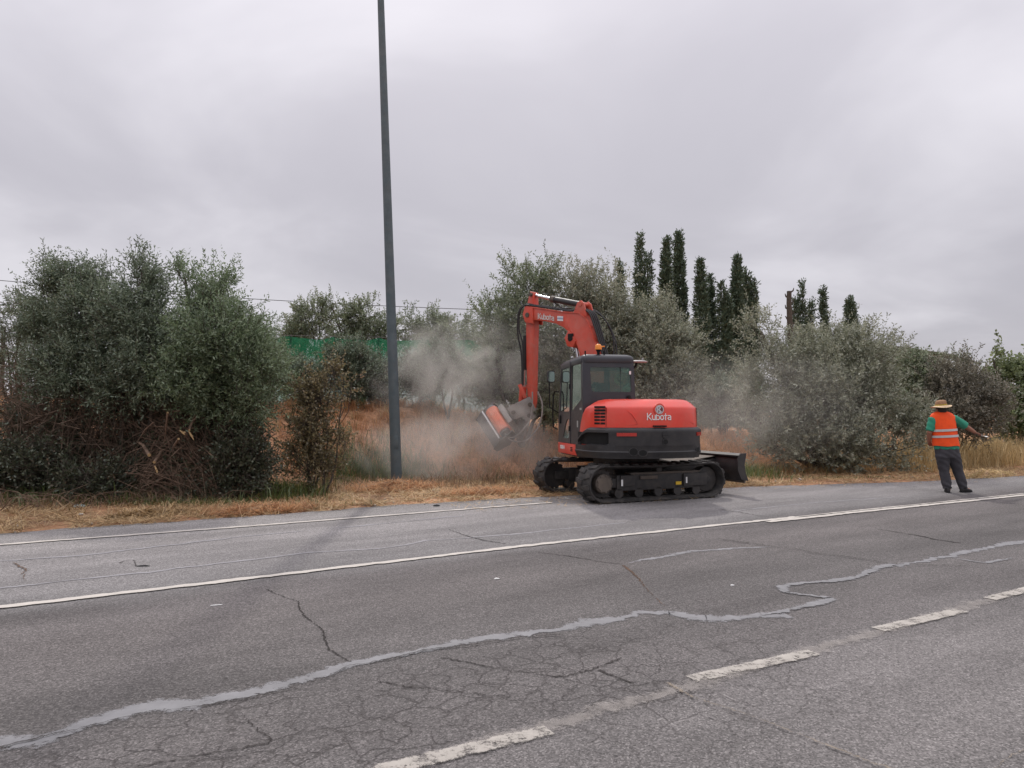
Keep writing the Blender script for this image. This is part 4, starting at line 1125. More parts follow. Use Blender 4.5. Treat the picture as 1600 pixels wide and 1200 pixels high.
p0 = timber_pole(-150, 424, 26, 'timber pole beyond the left picture edge')
p1 = timber_pole(860, 486, 30, 'timber pole standing behind the olive tree behind the arm')
p2 = timber_pole(1290, 512, 36, 'timber pole standing low behind the huge olive bush')
p3 = timber_pole(1520, 562, 44, 'timber pole standing far back behind the trees at right')
def cable(a, b_, sag, label):
    m = MB(); m.tube([a.lerp(b_, k / 30) - Vector((0, 0, sag * 4 * (k / 30) * (1 - k / 30))) for k in range(31)], .013, 5)
    tag(m.build('overhead_cable', WIRE, None, 60), label, 'cable', 'overhead cables')
cable(p0, p1, .22, 'long thin black cable crossing the sky left of the arm')
cable(p1, p2, .3, 'thin cable running among the cypress tops')
cable(p2, p3, .2, 'thin cable sloping down at right')
# low post at the left edge
b_ = pt(4, 560, 18.5); g = gz(b_.x, 18.5) - .05
root = empty('vine_post', (b_.x, 18.5, g), 'grey wooden post at the left picture edge', 'post')
h = pt(4, 512, 18.5).z - g
m = MB(); m.tube([(0, 0, 0), (.01, 0, h)], [.06, .05], 9); m.build('shaft', WOOD, root, 60)
m = MB(); m.tube([(-.09, 0, h * .75), (.09, 0, h * .78)], [.02, .02], 6); m.build('cross_peg', WOOD, root, 60)

# far house whose roof edge shows between the trees
H0 = pt(1415, 545, 42)
gx, gy = H0.x, 42.0; g = gz(gx, gy)
root = empty('house', (gx, gy, g), 'low pale house with olive-green roof edge showing above the trees', 'house')
PLASTER = plain('cream_plaster', (0.52, 0.45, 0.37), 0.9, var=0.15, bump=.2)
ROOF = plain('olive_green_roof', (0.11, 0.125, 0.08), 0.8, var=0.25, bump=.3)
hz = H0.z - g - .1
m = MB(); m.box((0, 2, hz / 2 - .1), (4.4, 4, hz)); m.build('wall', PLASTER, root, 40)
m = MB(); m.prism([(-2.9, hz + .38), (2.9, hz - .42), (2.9, hz - .30), (-2.9, hz + .55)], lambda p, s: (p[0], -.4 + s * 4.8, p[1])); rf = m.build('roof', ROOF, root, 40)
m = MB(); m.box((-.9, 3.2, hz + .5), (.4, .4, .9)); m.build('chimney', PLASTER, rf, 40)
for wx in (-1.3, .3, 1.5):
    m = MB(); m.box((wx, -.01, hz * .55), (.8, .06, 1.0)); wo = m.build('window', plain('window_frame_paint', (.4, .38, .35), .6), root, 40)
    m = MB(); m.box((wx, -.045, hz * .55), (.66, .012, .86)); m.build('pane', plain('dark_pane', (.03, .035, .04), .15, var=.1), wo, 40)
m = MB(); m.box((-2.0, -.01, 1.0), (.7, .06, 2.0)); m.build('door', plain('brown_door', (.12, .07, .04), .6), root, 40)

# litter
LITTER = plain('white_plastic', (0.72, 0.72, 0.70), 0.5, var=0.1, scale=20)
LITTER_B = plain('blue_plastic', (0.36, 0.50, 0.50), 0.5, var=0.2, scale=20)
DARKBIT = plain('dark_rubber_scrap', (0.02, 0.02, 0.02), 0.7, var=0.2)
def scrap(name, px, py, sx, sy, sz, mat, label, rot=0.0, seed=0):
    p = gp(px, py); zz = max(0.0, gz(p.x, p.y)) + .012
    rs = np.random.default_rng(seed)
    m = MB(); n = 9
    rings = []
    for j, (t, r_) in enumerate(((0, .9), (.35, 1.0), (.75, .75), (1.0, .3))):
        rings.append([(sx * r_ * math.cos(2 * math.pi * k / n) * rs.uniform(.6, 1.15), sy * r_ * math.sin(2 * math.pi * k / n) * rs.uniform(.6, 1.15), sz * t * rs.uniform(.7, 1.2)) for k in range(n)])
    m.loft(rings)
    o = m.build(name, mat, None, 50); o.location = (p.x, p.y, zz - .01); o.rotation_euler = (0, 0, rot)
    tag(o, label, 'litter', 'scraps of litter')
scrap('plastic_scrap', 762, 772, .07, .05, .06, LITTER, 'crumpled white plastic scrap on the straw left of the excavator tracks', .3, 1)
scrap('plastic_scrap', 643, 757, .05, .05, .05, LITTER, 'white scrap on the straw heap at the foot of the tall pole', .1, 2)
scrap('plastic_scrap', 124, 793, .10, .06, .05, LITTER_B, 'pale blue plastic scrap on the verge at far left', .5, 3)
scrap('plastic_scrap', 290, 784, .11, .06, .05, LITTER_B, 'pale green-blue plastic scrap below the brush pile', .2, 4)
scrap('paper_scrap', 126, 804, .05, .035, .02, LITTER, 'small white paper scrap on the yellow verge at left', .7, 5)
scrap('paper_scrap', 776, 905, .030, .016, .010, LITTER, 'tiny white scrap lying in the near lane below the middle', .2, 6)
scrap('paper_scrap', 1144, 915, .022, .012, .008, LITTER, 'tiny white scrap on the lane right of the rusty crack', .2, 7)
scrap('stick', 224, 885, .085, .012, .012, DARKBIT, 'short dark stick lying on the shoulder at left', .1, 8)
scrap('rubber_scrap', 682, 791, .06, .03, .03, DARKBIT, 'small black scrap at the asphalt edge below the tall pole', .1, 9)
scrap('paper_scrap', 338, 946, .05, .008, .006, LITTER, 'thin white sliver on the lane at left', .35, 10)
# ================================================================== EXCAVATOR
RED = plain('orange_red_paint', (0.72, 0.045, 0.024), 0.34, var=0.08, scale=3, dirt=(0.45, 0.20, 0.14), dirt_amt=0.22, coat=.35)
BOOMRED = plain('dusty_orange_red_paint', (0.58, 0.060, 0.030), 0.45, var=0.12, scale=4, dirt=(0.40, 0.22, 0.17), dirt_amt=0.42, coat=.1)
HEADORANGE = plain('flail_orange_paint', (0.62, 0.13, 0.055), 0.5, var=0.12, dirt=(0.45, 0.28, 0.2), dirt_amt=0.35)
BLACKPL = plain('grey_black_casting', (0.018, 0.018, 0.020), 0.48, var=0.2, scale=5, dirt=(0.08, 0.072, 0.065), dirt_amt=0.35, bump=.12, bscale=120)
CABPL = plain('cab_blue_black_paint', (0.020, 0.022, 0.030), 0.38, var=0.15, scale=4, dirt=(0.07, 0.065, 0.065), dirt_amt=0.25, coat=.2)
CABSIDE = plain('dusty_cab_side_paint', (0.045, 0.040, 0.040), 0.55, var=0.15, scale=4, dirt=(0.12, 0.10, 0.09), dirt_amt=0.5)
RUBBER = plain('track_rubber', (0.028, 0.027, 0.027), 0.85, var=0.25, scale=9, dirt=(0.13, 0.115, 0.10), dirt_amt=0.55, bump=.3, bscale=50)
STEEL = plain('dusty_steel', (0.085, 0.072, 0.062), 0.7, metal=.2, var=0.3, scale=7, dirt=(0.19, 0.15, 0.115), dirt_amt=0.65, bump=.25, bscale=60)
FRAMEB = plain('track_frame_black', (0.022, 0.021, 0.022), 0.6, var=0.25, scale=6, dirt=(0.10, 0.085, 0.07), dirt_amt=0.5)
CHROME = plain('chrome_rod', (0.62, 0.62, 0.64), 0.22, metal=1.0, var=0.05)
HOSE = plain('hose_rubber', (0.02, 0.02, 0.021), 0.6, var=0.2)
HOSEG = plain('dusty_hose', (0.30, 0.27, 0.25), 0.7, var=0.2)
WHITE = plain('white_vinyl', (0.78, 0.78, 0.76), 0.5, var=0.05)
SILVER = plain('silver_badge', (0.55, 0.56, 0.58), 0.35, metal=.5, var=0.08)
REFL = plain('red_reflector', (0.42, 0.030, 0.022), 0.3, var=0.15, scale=40)
YELLOW = plain('yellow_sticker', (0.65, 0.42, 0.03), 0.6, var=0.15)
AMBER = plain('amber_lens', (0.75, 0.24, 0.02), 0.25, var=0.1)
GREYST = plain('coupler_grey', (0.27, 0.25, 0.235), 0.6, metal=.2, var=0.25, dirt=(0.28, 0.24, 0.2), dirt_amt=0.6)
DKGREY = plain('flail_dark_grey', (0.085, 0.083, 0.085), 0.6, var=0.25, dirt=(0.22, 0.19, 0.16), dirt_amt=0.6)
SEATM = plain('seat_fabric', (0.020, 0.024, 0.030), 0.9, var=0.2)
GLASS = glass('tinted_cab_glass', (0.72, 0.86, 0.80), 0.05)
BLACK = plain('deep_black', (0.006, 0.006, 0.006), 0.9, var=0.1)

EXC = empty('excavator', (2.17, 13.56, 0.0), 'orange-red compact excavator on black rubber tracks, seen from behind, flailing the bank', 'excavator')
MU = Matrix.Rotation(R(23.5), 4, 'Z')            # undercarriage: x forward, y left
MS = Matrix.Rotation(R(12.0), 4, 'Z')            # house: x right, y forward

# ---------------------------------------------------------------- tracks
TL, TR, TW, TG = 2.85, .315, .45, 1.75
def track_path(d, n):
    """point + tangent angle at arc length d round the loop (x forward, z up), centre line radius TR"""
    st = TL - 2 * TR; per = 2 * st + 2 * math.pi * TR
    d = d % per
    if d < st: return (-st / 2 + d, 2 * TR, 0.0)
    d -= st
    if d < math.pi * TR:
        a = d / TR; return (st / 2 + TR * math.sin(a), TR + TR * math.cos(a), -a)
    d -= math.pi * TR
    if d < st: return (st / 2 - d, 0.0, -math.pi)
    d -= st
    a = d / TR; return (-st / 2 - TR * math.sin(a), TR - TR * math.cos(a), -math.pi - a)
PER = 2 * (TL - 2 * TR) + 2 * math.pi * TR
lug_me = {}
for s in (-1, 1):
    m = MB()
    m.prism([(-.035, .012), (.055, .012), (.04, .215), (-.05, .215)], lambda p, k: (p[0] + .05 * (p[1] / .2), s * p[1], -.012 + k * .040 * (1 if k else 1)))
    lug_me[s] = m.mesh('tread_lug', 40, .006)
    lug_me[s].materials.append(RUBBER)
for side in (-1, 1):
    yc = side * TG / 2
    # belt
    m = MB(MU)
    n = 84; outer, inner = [], []
    rings = []
    for k in range(n):
        x, z, a = track_path(PER * k / n, n)
        nx, nz = -math.sin(a), math.cos(a)
        sag = -.02 * math.sin(math.pi * (x + 1.1) / 2.2) if (z > .6 and abs(x) < 1.1) else 0
        def q(o, y): return (x + nx * o, y, z + nz * o + sag + .02)
        rings.append([q(-.022, yc - TW / 2), q(-.002, yc - TW / 2), q(.006, yc - TW / 2 + .02), q(.006, yc + TW / 2 - .02), q(-.002, yc + TW / 2), q(-.022, yc + TW / 2), q(-.05, yc + TW / 2 - .07), q(-.05, yc - TW / 2 + .07)])
    rings.append(rings[0])
    m.loft(rings, True, False)
    belt = m.build('rubber_track', RUBBER, EXC, 50)
    nl = 33
    for k in range(nl):
        for hs in (-1, 1):
            x, z, a = track_path(PER * (k + (.5 if hs > 0 else 0)) / nl, n)
            sag = -.02 * math.sin(math.pi * (x + 1.1) / 2.2) if (z > .6 and abs(x) < 1.1) else 0
            o = bpy.data.objects.new('tread_lug', lug_me[hs]); COL.objects.link(o); o.parent = belt
            o.matrix_local = MU @ Matrix.Translation((x, yc, z + sag + .02)) @ Matrix.Rotation(-a, 4, 'Y')
    # frame
    m = MB(MU); m.box((.05, yc, .33), (1.75, .24, .27)); m.box((-.95, yc + side * .0, .335), (.35, .2, .16)); m.box((.98, yc, .335), (.35, .14, .2))
    fr = m.build('track_frame', FRAMEB, EXC, 40, .012)
    yo = yc + side * .125
    m = MB(MU); m.box((-.62, yo + side * .01, .37), (.28, .03, .18)); m.box((.82, yo + side * .012, .345), (.52, .03, .22)); m.build('cover_plate', FRAMEB, fr, 40, .006)
    m = MB(MU); m.box((-.18, yo + side * .012, .415), (.36, .035, .06)); m.build('step_bracket', STEEL, fr, 40, .006)
    m = MB(MU); m.prism([(-.55, .50), (1.0, .50), (.9, .455), (-.5, .455)], lambda p, k: (p[0], yc - .10 + k * .2, p[1])); m.build('mud_shelf', STEEL, fr, 40)
    for sx, w in ((-.74, .035), (.62, .03)):
        m = MB(MU); m.box((sx, yo + side * .03, .34), (w, .006, .11)); m.build('reflector_strip', WHITE, fr, 40)
    m = MB(MU); m.box((.46, yo + side * .008, .29), (.12, .006, .055)); m.build('warning_sticker', YELLOW, fr, 40)
    # drive sprocket with motor, at the rear; idler at the front
    m = MB(MU); m.cyl((-TL / 2 + TR, yc - .05, .335), (-TL / 2 + TR, yc + .05, .335), .235, 28)
    for k in range(15):
        a = 2 * math.pi * k / 15
        m.box((-TL / 2 + TR + .24 * math.cos(a), yc, .335 + .24 * math.sin(a)), (.05, .06, .05), Matrix.Rotation(-a, 3, 'Y'))
    sp = m.build('drive_sprocket', FRAMEB, EXC, 40)
    m = MB(MU); m.tube([(-TL / 2 + TR, yc, .335), (-TL / 2 + TR, yc + side * .17, .335), (-TL / 2 + TR, yc + side * .2, .335)], [.17, .165, .13], 26); mo = m.build('motor_housing', STEEL, sp, 40)
    for k in range(9):
        a = 2 * math.pi * k / 9; c = Vector((-TL / 2 + TR + .14 * math.cos(a), yc + side * .188, .335 + .14 * math.sin(a)))
        m = MB(MU); m.cyl(c - Vector((0, .02, 0)), c + Vector((0, .02, 0)), .015, 6); m.build('bolt', STEEL, sp, 40)
    m = MB(MU); m.cyl((TL / 2 - TR, yc - .09, .335), (TL / 2 - TR, yc + .09, .335), .225, 28); m.cyl((TL / 2 - TR, yc - .13, .335), (TL / 2 - TR, yc + .13, .335), .07, 14); m.build('front_idler', FRAMEB, EXC, 40, .01)
    for k in range(5):
        x = -.78 + k * .41
        m = MB(MU); m.tube([(x, yc - .12, .155), (x, yc - .08, .155), (x, yc - .07, .155), (x, yc + .07, .155), (x, yc + .08, .155), (x, yc + .12, .155)], [.085, .085, .06, .06, .085, .085], 18); m.build('track_roller', FRAMEB, EXC, 40)
    m = MB(MU); m.cyl((.1, yc - .06, .545), (.1, yc + .06, .545), .06, 14); m.cyl((.1, yc, .44), (.1, yc, .5), .03, 8); m.build('carrier_roller', FRAMEB, EXC, 40)
    # cross legs to the centre frame
    for fx in (-.55, .55):
        m = MB(MU); m.prism([(0, .52), (0, .30), (1, .24), (1, .44)], lambda p, k: ((fx * (.55 + .45 * p[0])) - .14 + k * .28, side * (.25 + p[0] * .52), p[1])); m.build('cross_leg', FRAMEB, EXC, 40, .01)
m = MB(MU); m.tube([(0, 0, .30), (0, 0, .58), (0, 0, .62)], [.52, .55, .58], 28); m.build('centre_frame', FRAMEB, EXC, 40)
m = MB(MU); m.tube([(0, 0, .60), (0, 0, .735)], .62, 36); m.build('slew_ring', FRAMEB, EXC, 40)

# ---------------------------------------------------------------- dozer blade
m = MB(MU)
prof = [(1.90, .20), (1.83, .30), (1.80, .42), (1.81, .55), (1.86, .67), (1.90, .70)]
back = [(x - .035, z) for x, z in prof]
m.prism(prof + back[::-1], lambda p, k: (p[0], -1.1 + 2.2 * k, p[1] + .085))
bl_o = m.build('dozer_blade', FRAMEB, EXC, 50)
for s in (-1, 1):
    m = MB(MU); m.prism([(1.97, .19), (1.80, .23), (1.72, .40), (1.72, .60), (1.80, .71), (1.93, .71), (1.88, .50), (1.90, .35)], lambda p, k: (p[0], s * 1.1 + (k - .5) * .03, p[1] + .085)); m.build('end_plate', FRAMEB, bl_o, 40)
m = MB(MU); m.box((1.895, 0, .29), (.03, 2.2, .10)); m.build('cutting_edge', STEEL, bl_o, 40)
m = MB(MU); m.prism([(1.76, .755), (1.88, .79), (1.88, .765), (1.76, .73)], lambda p, k: (p[0], -1.08 + 2.16 * k, p[1])); m.build('top_flange', FRAMEB, bl_o, 40)
for s in (-1, 1):
    m = MB(MU); m.prism([(.45, .30), (.45, .46), (1.0, .60), (1.80, .66), (1.80, .36), (1.1, .40)], lambda p, k: (p[0], s * .36 - .045 + .09 * k, p[1])); m.build('push_arm', FRAMEB, bl_o, 40, .008)
    m = MB(MU); m.tube([(.55, s * .15, .50), (1.25, s * .15, .56)], .055, 12); m.build('blade_cylinder', FRAMEB, bl_o, 50)
    m = MB(MU); m.tube([(1.25, s * .15, .56), (1.78, s * .15, .60)], .03, 10); m.build('cylinder_rod', CHROME, bl_o, 50)
m = MB(MU); m.prism([(.9, .585), (1.78, .70), (1.78, .715), (.9, .60)], lambda p, k: (p[0], -.40 + .80 * k, p[1])); m.build('arm_cover', STEEL, bl_o, 40)

# ---------------------------------------------------------------- house: plan outline of the rear
HW = 1.085
def catmull(P, n):
    P = [Vector((*p, 0)) for p in P]; out = []
    for i in range(len(P) - 1):
        a, b, c, d = P[max(i - 1, 0)], P[i], P[i + 1], P[min(i + 2, len(P) - 1)]
        for k in range(n):
            t = k / n
            out.append(.5 * ((2 * b) + (c - a) * t + (2 * a - 5 * b + 4 * c - d) * t * t + (3 * b - a - 3 * c + d) * t ** 3))
    out.append(P[-1]); return out
plan = catmull([(-HW, -.45), (-HW, -.70), (-1.05, -.98), (-.89, -1.28), (-.55, -1.47), (-.04, -1.54), (.46, -1.47), (.80, -1.28), (.965, -.98), (1.0, -.70), (1.0, -.45)], 12)
plan_n = []
for i, p in enumerate(plan):
    t = (plan[min(i + 1, len(plan) - 1)] - plan[max(i - 1, 0)]).normalized()
    plan_n.append(Vector((t.y, -t.x, 0)))       # outward (path runs left -> rear -> right)
if plan_n[60].y > 0: plan_n = [-v for v in plan_n]
def plan_at(rx):
    """outline point and normal on the rear with given right-coordinate"""
    best = min(range(len(plan) - 1), key=lambda i: 0 if (plan[i].x <= rx <= plan[i + 1].x and plan[i].y < -.6) else 1)
    a, b = plan[best], plan[best + 1]; t = 0 if abs(b.x - a.x) < 1e-6 else (rx - a.x) / (b.x - a.x)
    return a.lerp(b, t), plan_n[best].lerp(plan_n[best + 1], t).normalized()
def sub_plan(f0, inset, n=72):
    """resampled outline whose left end starts at forward-coordinate f0"""
    i0 = next(i for i, p in enumerate(plan) if p.y <= f0 + 1e-6)
    pts = [(plan[i], plan_n[i]) for i in range(i0, len(plan))]
    out = []
    for k in range(n):
        s = k / (n - 1) * (len(pts) - 1); j = min(int(s), len(pts) - 2); t = s - j
        p = pts[j][0].lerp(pts[j + 1][0], t); q = pts[j][1].lerp(pts[j + 1][1], t)
        out.append(p - q * inset)
    return out
# engine hood
m = MB(MS)
rings = []
for z, f0, ins in ((.96, -.50, .012), (1.10, -.52, .004), (1.25, -.55, 0), (1.40, -.62, 0), (1.52, -.70, .004), (1.62, -.80, .012), (1.648, -.85, .024), (1.662, -.875, .040), (1.735, -.98, .125), (1.765, -1.03, .175), (1.785, -1.06, .25), (1.790, -1.08, .36)):
    ring = [(p.x, p.y, z) for p in sub_plan(f0, ins)]
    r_end, l_end = ring[-1], ring[0]
    for t in (.08, .3, .5, .7, .92):
        ring.append((r_end[0] + (l_end[0] - r_end[0]) * t, max(min(r_end[1], -.62), -.68) if t < .9 else min(l_end[1] + .02, -.6), z))
    rings.append(ring)
m.loft(rings)
hood = m.build('engine_hood', RED, EXC, 32)
# seams and vents on the hood: real thin pieces
def on_rear(rx, z, off):
    p, q = plan_at(rx); return Vector((p.x, p.y, z)) + q * off
def rear_patch(mb, x0, x1, z0, z1, off, th=.012, n=6):
    top, bot = [], []
    xs = [x0 + (x1 - x0) * k / n for k in range(n + 1)]
    o = [on_rear(x, z0, off) for x in xs] + [on_rear(x, z1, off) for x in xs[::-1]]
    i = [on_rear(x, z0, off - th) for x in xs] + [on_rear(x, z1, off - th) for x in xs[::-1]]
    k = len(o)
    f = [tuple(range(k)), tuple(range(2 * k - 1, k - 1, -1))] + [(j, (j + 1) % k, k + (j + 1) % k, k + j) for j in range(k)]
    mb.add(o + i, f)
for row in range(6):
    for colx in range(2):
        z0 = 1.352 + row * .056
        x0 = -1.000 + colx * .068
        m = MB(MS); rear_patch(m, x0, x0 + .060, z0, z0 + .034, .004, .02, 3); m.build('vent_slot', BLACK, hood, 30)
m = MB(MS); rear_patch(m, -.862, -.856, 1.31, 1.64, .002, .01, 2); m.build('panel_seam', plain('seam_shadow', (.10, .010, .006), .7, var=.1), hood, 30)
m = MB(MS); rear_patch(m, .855, .861, 1.31, 1.64, .002, .01, 2); m.build('panel_seam', MATS['seam_shadow'], hood, 30)
# soft pressed swage on the door
m = MB(MS)
sw = [on_rear(x, z, .003) for x, z in ((-.55, 1.60), (-.46, 1.52), (-.40, 1.43), (-.37, 1.36), (-.55, 1.345))]
m.tube(sw, [.002, .008, .010, .008, .002], 8); m.build('pressed_rib', RED, hood, 60)
m = MB(MS)
m.tube([on_rear(x, z, .003) for x, z in ((.64, 1.40), (.73, 1.365), (.82, 1.36))], [.002, .008, .002], 8); m.build('pressed_rib', RED, hood, 60)
m = MB(MS); p = on_rear(.01, 1.325, .02); m.box(p, (.24, .05, .025)); m.build('hood_handle', BLACK, hood, 40, .008)
# lettering
GLY = {'K': ([[(0, 0), (0, 1)], [(.60, 1), (.14, .52), (.62, 0)]], .80), 'u': ([[(0, .68), (0, .25), (.12, .04), (.36, .04)], [(.48, .68), (.48, 0)]], .68),
       'b': ([[(0, 1), (0, 0)], [(.12, .66), (.36, .66), (.50, .50), (.50, .18), (.36, .03), (.14, .03)]], .70),
       'o': ([[(.16, .66), (.36, .66), (.50, .50), (.50, .18), (.36, .03)], [(.28, .03), (.14, .03), (0, .18), (0, .50), (.08, .62)]], .70),
       't': ([[(.16, .95), (.16, 0)], [(-.04, .66), (.42, .66)]], .58), 'a': ([[(.06, .66), (.36, .66), (.50, .50), (.50, 0)], [(.40, .38), (.14, .38), (0, .20), (.14, .03), (.40, .03)]], .66),
       'X': ([[(0, 0), (.55, 1)], [(0, 1), (.55, 0)]], .74), '0': ([[(.1, 0), (.45, 0), (.55, .15), (.55, .85), (.45, 1), (.1, 1), (0, .85), (0, .15), (.1, 0)]], .74),
       '8': ([[(.1, .5), (.45, .5), (.55, .35), (.5, 0), (.05, 0), (0, .35), (.1, .5), (.03, .8), (.1, 1), (.45, 1), (.52, .8), (.45, .5)]], .74), '-': ([[(.05, .5), (.35, .5)]], .5), '4': ([[(.45, 0), (.45, 1), (0, .3), (.6, .3)]], .7)}
def lettering(text, fn, size, mat, parent, wt=.15, name='lettering'):
    """stroke lettering laid on a surface: fn(x, y, lift) -> 3-D"""
    m = MB(); x0 = 0
    for ch in text:
        st, adv = GLY[ch]
        for pl in st:
            for (ax, ay), (bx, by) in zip(pl[:-1], pl[1:]):
                d = Vector((bx - ax, by - ay)); Ln = d.length; d /= max(Ln, 1e-6); nn = Vector((-d.y, d.x)) * wt / 2; e = d * wt * .45
                c = [Vector((ax, ay)) - e + nn, Vector((ax, ay)) - e - nn, Vector((bx, by)) + e - nn, Vector((bx, by)) + e + nn]
                v = [fn((x0 + p.x) * size, p.y * size, .006 + .0006 * random.random()) for p in c] + [fn((x0 + p.x) * size, p.y * size, 0) for p in c]
                m.add(v, [(0, 1, 2, 3), (7, 6, 5, 4), (0, 4, 5, 1), (1, 5, 6, 2), (2, 6, 7, 3), (3, 7, 4, 0)])
        x0 += adv
    return m, x0 * size
def put_text(text, fn, size, mat, parent, wt=.15):
    m, w = lettering(text, fn, size, mat, parent, wt)
    return m.build('lettering', mat, parent, 30)
put_text('Kubota', lambda x, y, l: MS @ on_rear(-.205 + x, 1.432 + y, .002 + l), .108, WHITE, hood, .135)
# round badge
pb, qb = plan_at(.01)
def badge(dx, dz, off): return MS @ (on_rear(.01 + dx, 1.605 + dz, off) - Vector((0, 0, 0)))
def disc(mb, r, off, th, n=28, cx=0, cz=0):
    o = [badge(cx + r * math.cos(2 * math.pi * k / n), cz + r * math.sin(2 * math.pi * k / n), off) for k in range(n)]
    i = [badge(cx + r * math.cos(2 * math.pi * k / n), cz + r * math.sin(2 * math.pi * k / n), off - th) for k in range(n)]
    mb.add(o + i, [tuple(range(n)), tuple(range(2 * n - 1, n - 1, -1))] + [(j, (j + 1) % n, n + (j + 1) % n, n + j) for j in range(n)])
m = MB(); disc(m, .098, .012, .03, cz=.006); m.build('badge_surround', RED, hood, 30)
m = MB(); disc(m, .076, .017, .03); bd = m.build('badge', SILVER, hood, 30)
m = MB(); disc(m, .060, .019, .004); m.build('badge_field', plain('badge_dark', (.16, .03, .03), .5, var=.1), bd, 30)
m = MB()
for st in ([(-.040, -.045), (-.040, .045)], [(-.045, .047), (.01, .047)], [(.018, .042), (-.018, 0), (.030, -.046)], [(-.02, -.047), (.02, -.047)], [(-.045, .0), (-.02, .0)]):
    for a, b_ in zip(st[:-1], st[1:]):
        d = Vector((b_[0] - a[0], b_[1] - a[1])).normalized(); nn = Vector((-d.y, d.x)) * .011
        c = [Vector(a) + nn, Vector(a) - nn, Vector(b_) - nn, Vector(b_) + nn]
        v = [badge(p.x, p.y, .023) for p in c] + [badge(p.x, p.y, .016) for p in c]
        m.add(v, [(0, 1, 2, 3), (7, 6, 5, 4), (0, 4, 5, 1), (1, 5, 6, 2), (2, 6, 7, 3), (3, 7, 4, 0)])
m.build('badge_emblem', SILVER, bd, 30)

# counterweight bumper: section swept round the rear
m = MB(MS)
secs = []
N = 120
zl = [.775, .79, .84, .885, .90, .975, .99, 1.005, 1.03, 1.075, 1.12, 1.155, 1.19, 1.215, 1.235, 1.262, 1.29, 1.305]
def dens(k):
    s = k / (N - 1) * (len(plan) - 1); j = min(int(s), len(plan) - 2); t = s - j
    return plan[j].lerp(plan[j + 1], t), plan_n[j].lerp(plan_n[j + 1], t).normalized()
for k in range(N):
    p, q = dens(k); rx = p.x
    left = rx < 0
    side_t = max(0.0, (p.y + 1.02) / .55) if abs(rx) > .9 else 0.0        # 0 rear .. 1 front end of the side
    side_t = min(1, side_t)
    ztop = 1.305 - .30 * side_t ** 1.4
    inrec = (left and p.y > -1.34 and p.y < -.62) or (not left and p.y > -1.20 and p.y < -.72)
    sec = []
    for i, z in enumerate(zl):
        zz = .775 + (z - .775) * (ztop - .775) / (1.305 - .775) if z > 1.0 else z
        o = .055
        if z < .80: o = .03
        if .87 < z < .89: o = .068
        if .895 < z <= .975: o = .056
        if z > 1.25: o = .050
        if z > 1.28: o = .030
        if z > 1.30: o = -.02
        if abs(rx) < .72 and z < .99: o -= .006
        if inrec and 1.02 < z < 1.20: o = -.055
        if inrec and 1.20 < z < 1.28: o += .016
        sec.append(Vector((p.x, p.y, zz)) + q * o)
    sec += [Vector((p.x, p.y, ztop)) - q * .10, Vector((p.x, p.y, .775)) - q * .12]
    secs.append(sec)
m.loft(secs, True, True)
bump = m.build('counterweight', BLACKPL, EXC, 38)
for a_, b_ in ((-1.08, -.80), (.90, 1.06)):
    pass
m = MB(MS); m.loft([[Vector((p.x, p.y, zz)) + q * oo for zz, oo in ((1.0, .006), (1.21, .006), (1.21, -.01), (1.0, -.01))] for p, q in [dens(k) for k in range(0, 120)]], True, True); m.build('recess_dark_sheet', BLACK, bump, 38)  # added black sheet: hides the red hood behind and makes the recess dark
def bump_disc(x, z, r, off, th, mat, name, sx=1.0):
    m = MB(MS); n = 20
    o = [on_rear(x + r * sx * math.cos(2 * math.pi * k / n), z + r * math.sin(2 * math.pi * k / n), off) for k in range(n)]
    i = [on_rear(x + r * sx * math.cos(2 * math.pi * k / n), z + r * math.sin(2 * math.pi * k / n), off - th) for k in range(n)]
    m.add(o + i, [tuple(range(n)), tuple(range(2 * n - 1, n - 1, -1))] + [(j, (j + 1) % n, n + (j + 1) % n, n + j) for j in range(n)])
    return m.build(name, mat, bump, 30)
for x, z, r, sx in ((-.45, .895, .062, 1.0), (-.30, .875, .05, 1.3), (.76, .905, .045, .9), (.09, 1.06, .042, 1.0)):
    bump_disc(x, z, r + .012, .066, .02, BLACKPL, 'hole_rim', sx); bump_disc(x, z, r, .068, .02, BLACK, 'bolt_hole', sx)
bump_disc(.09, 1.175, .058, .067, .02, BLACKPL, 'lifting_boss', 1.0)
m = MB(MS); rear_patch(m, .035, .145, 1.165, 1.17, .069, .004, 3); m.build('boss_slot', BLACK, bump, 30)
m = MB(MS); rear_patch(m, -.70, -.40, 1.155, 1.212, .072, .05, 8); m.build('reflector', REFL, bump, 30)
m = MB(MS); rear_patch(m, .74, .90, 1.155, 1.212, .072, .05, 6); m.build('reflector', REFL, bump, 30)

# turntable deck and side bodies
m = MB(MS); m.prism([(-1.02, -.55), (.97, -.9), (.97, 1.0), (.6, 1.18), (-1.0, 1.0)], lambda p, k: (p[0], p[1], .735 + .13 * k)); m.build('turntable_deck', FRAMEB, EXC, 40, .01)
m = MB(MS); m.prism([(-1.085, -.46), (-.6, -.46), (-.6, .96), (-1.07, .96), (-1.085, .85)], lambda p, k: (p[0], p[1], .765 + .20 * k)); sk = m.build('side_skirt', RED, EXC, 40, .012)
put_text('KX080-4', lambda x, y, l: MS @ Vector((-1.085 - .001 - l, .72 - x, .855 + y)), .058, WHITE, sk, .2)
for k in range(3):
    m = MB(MS); m.box((-1.087, -.02, .84 + k * .03), (.008, .12, .016)); m.build('vent_slot', BLACK, sk, 30)
m = MB(MS); m.prism([(.30, -.62), (1.0, -.62), (1.0, .80), (.92, .98), (.30, .98)], lambda p, k: (p[0], p[1], .868 + .62 * k)); m.build('side_body', RED, EXC, 40, .04)
m = MB(MS); m.box((-.5, .02, .93), (.95, 1.2, .14)); m.build('cab_base', FRAMEB, EXC, 40)

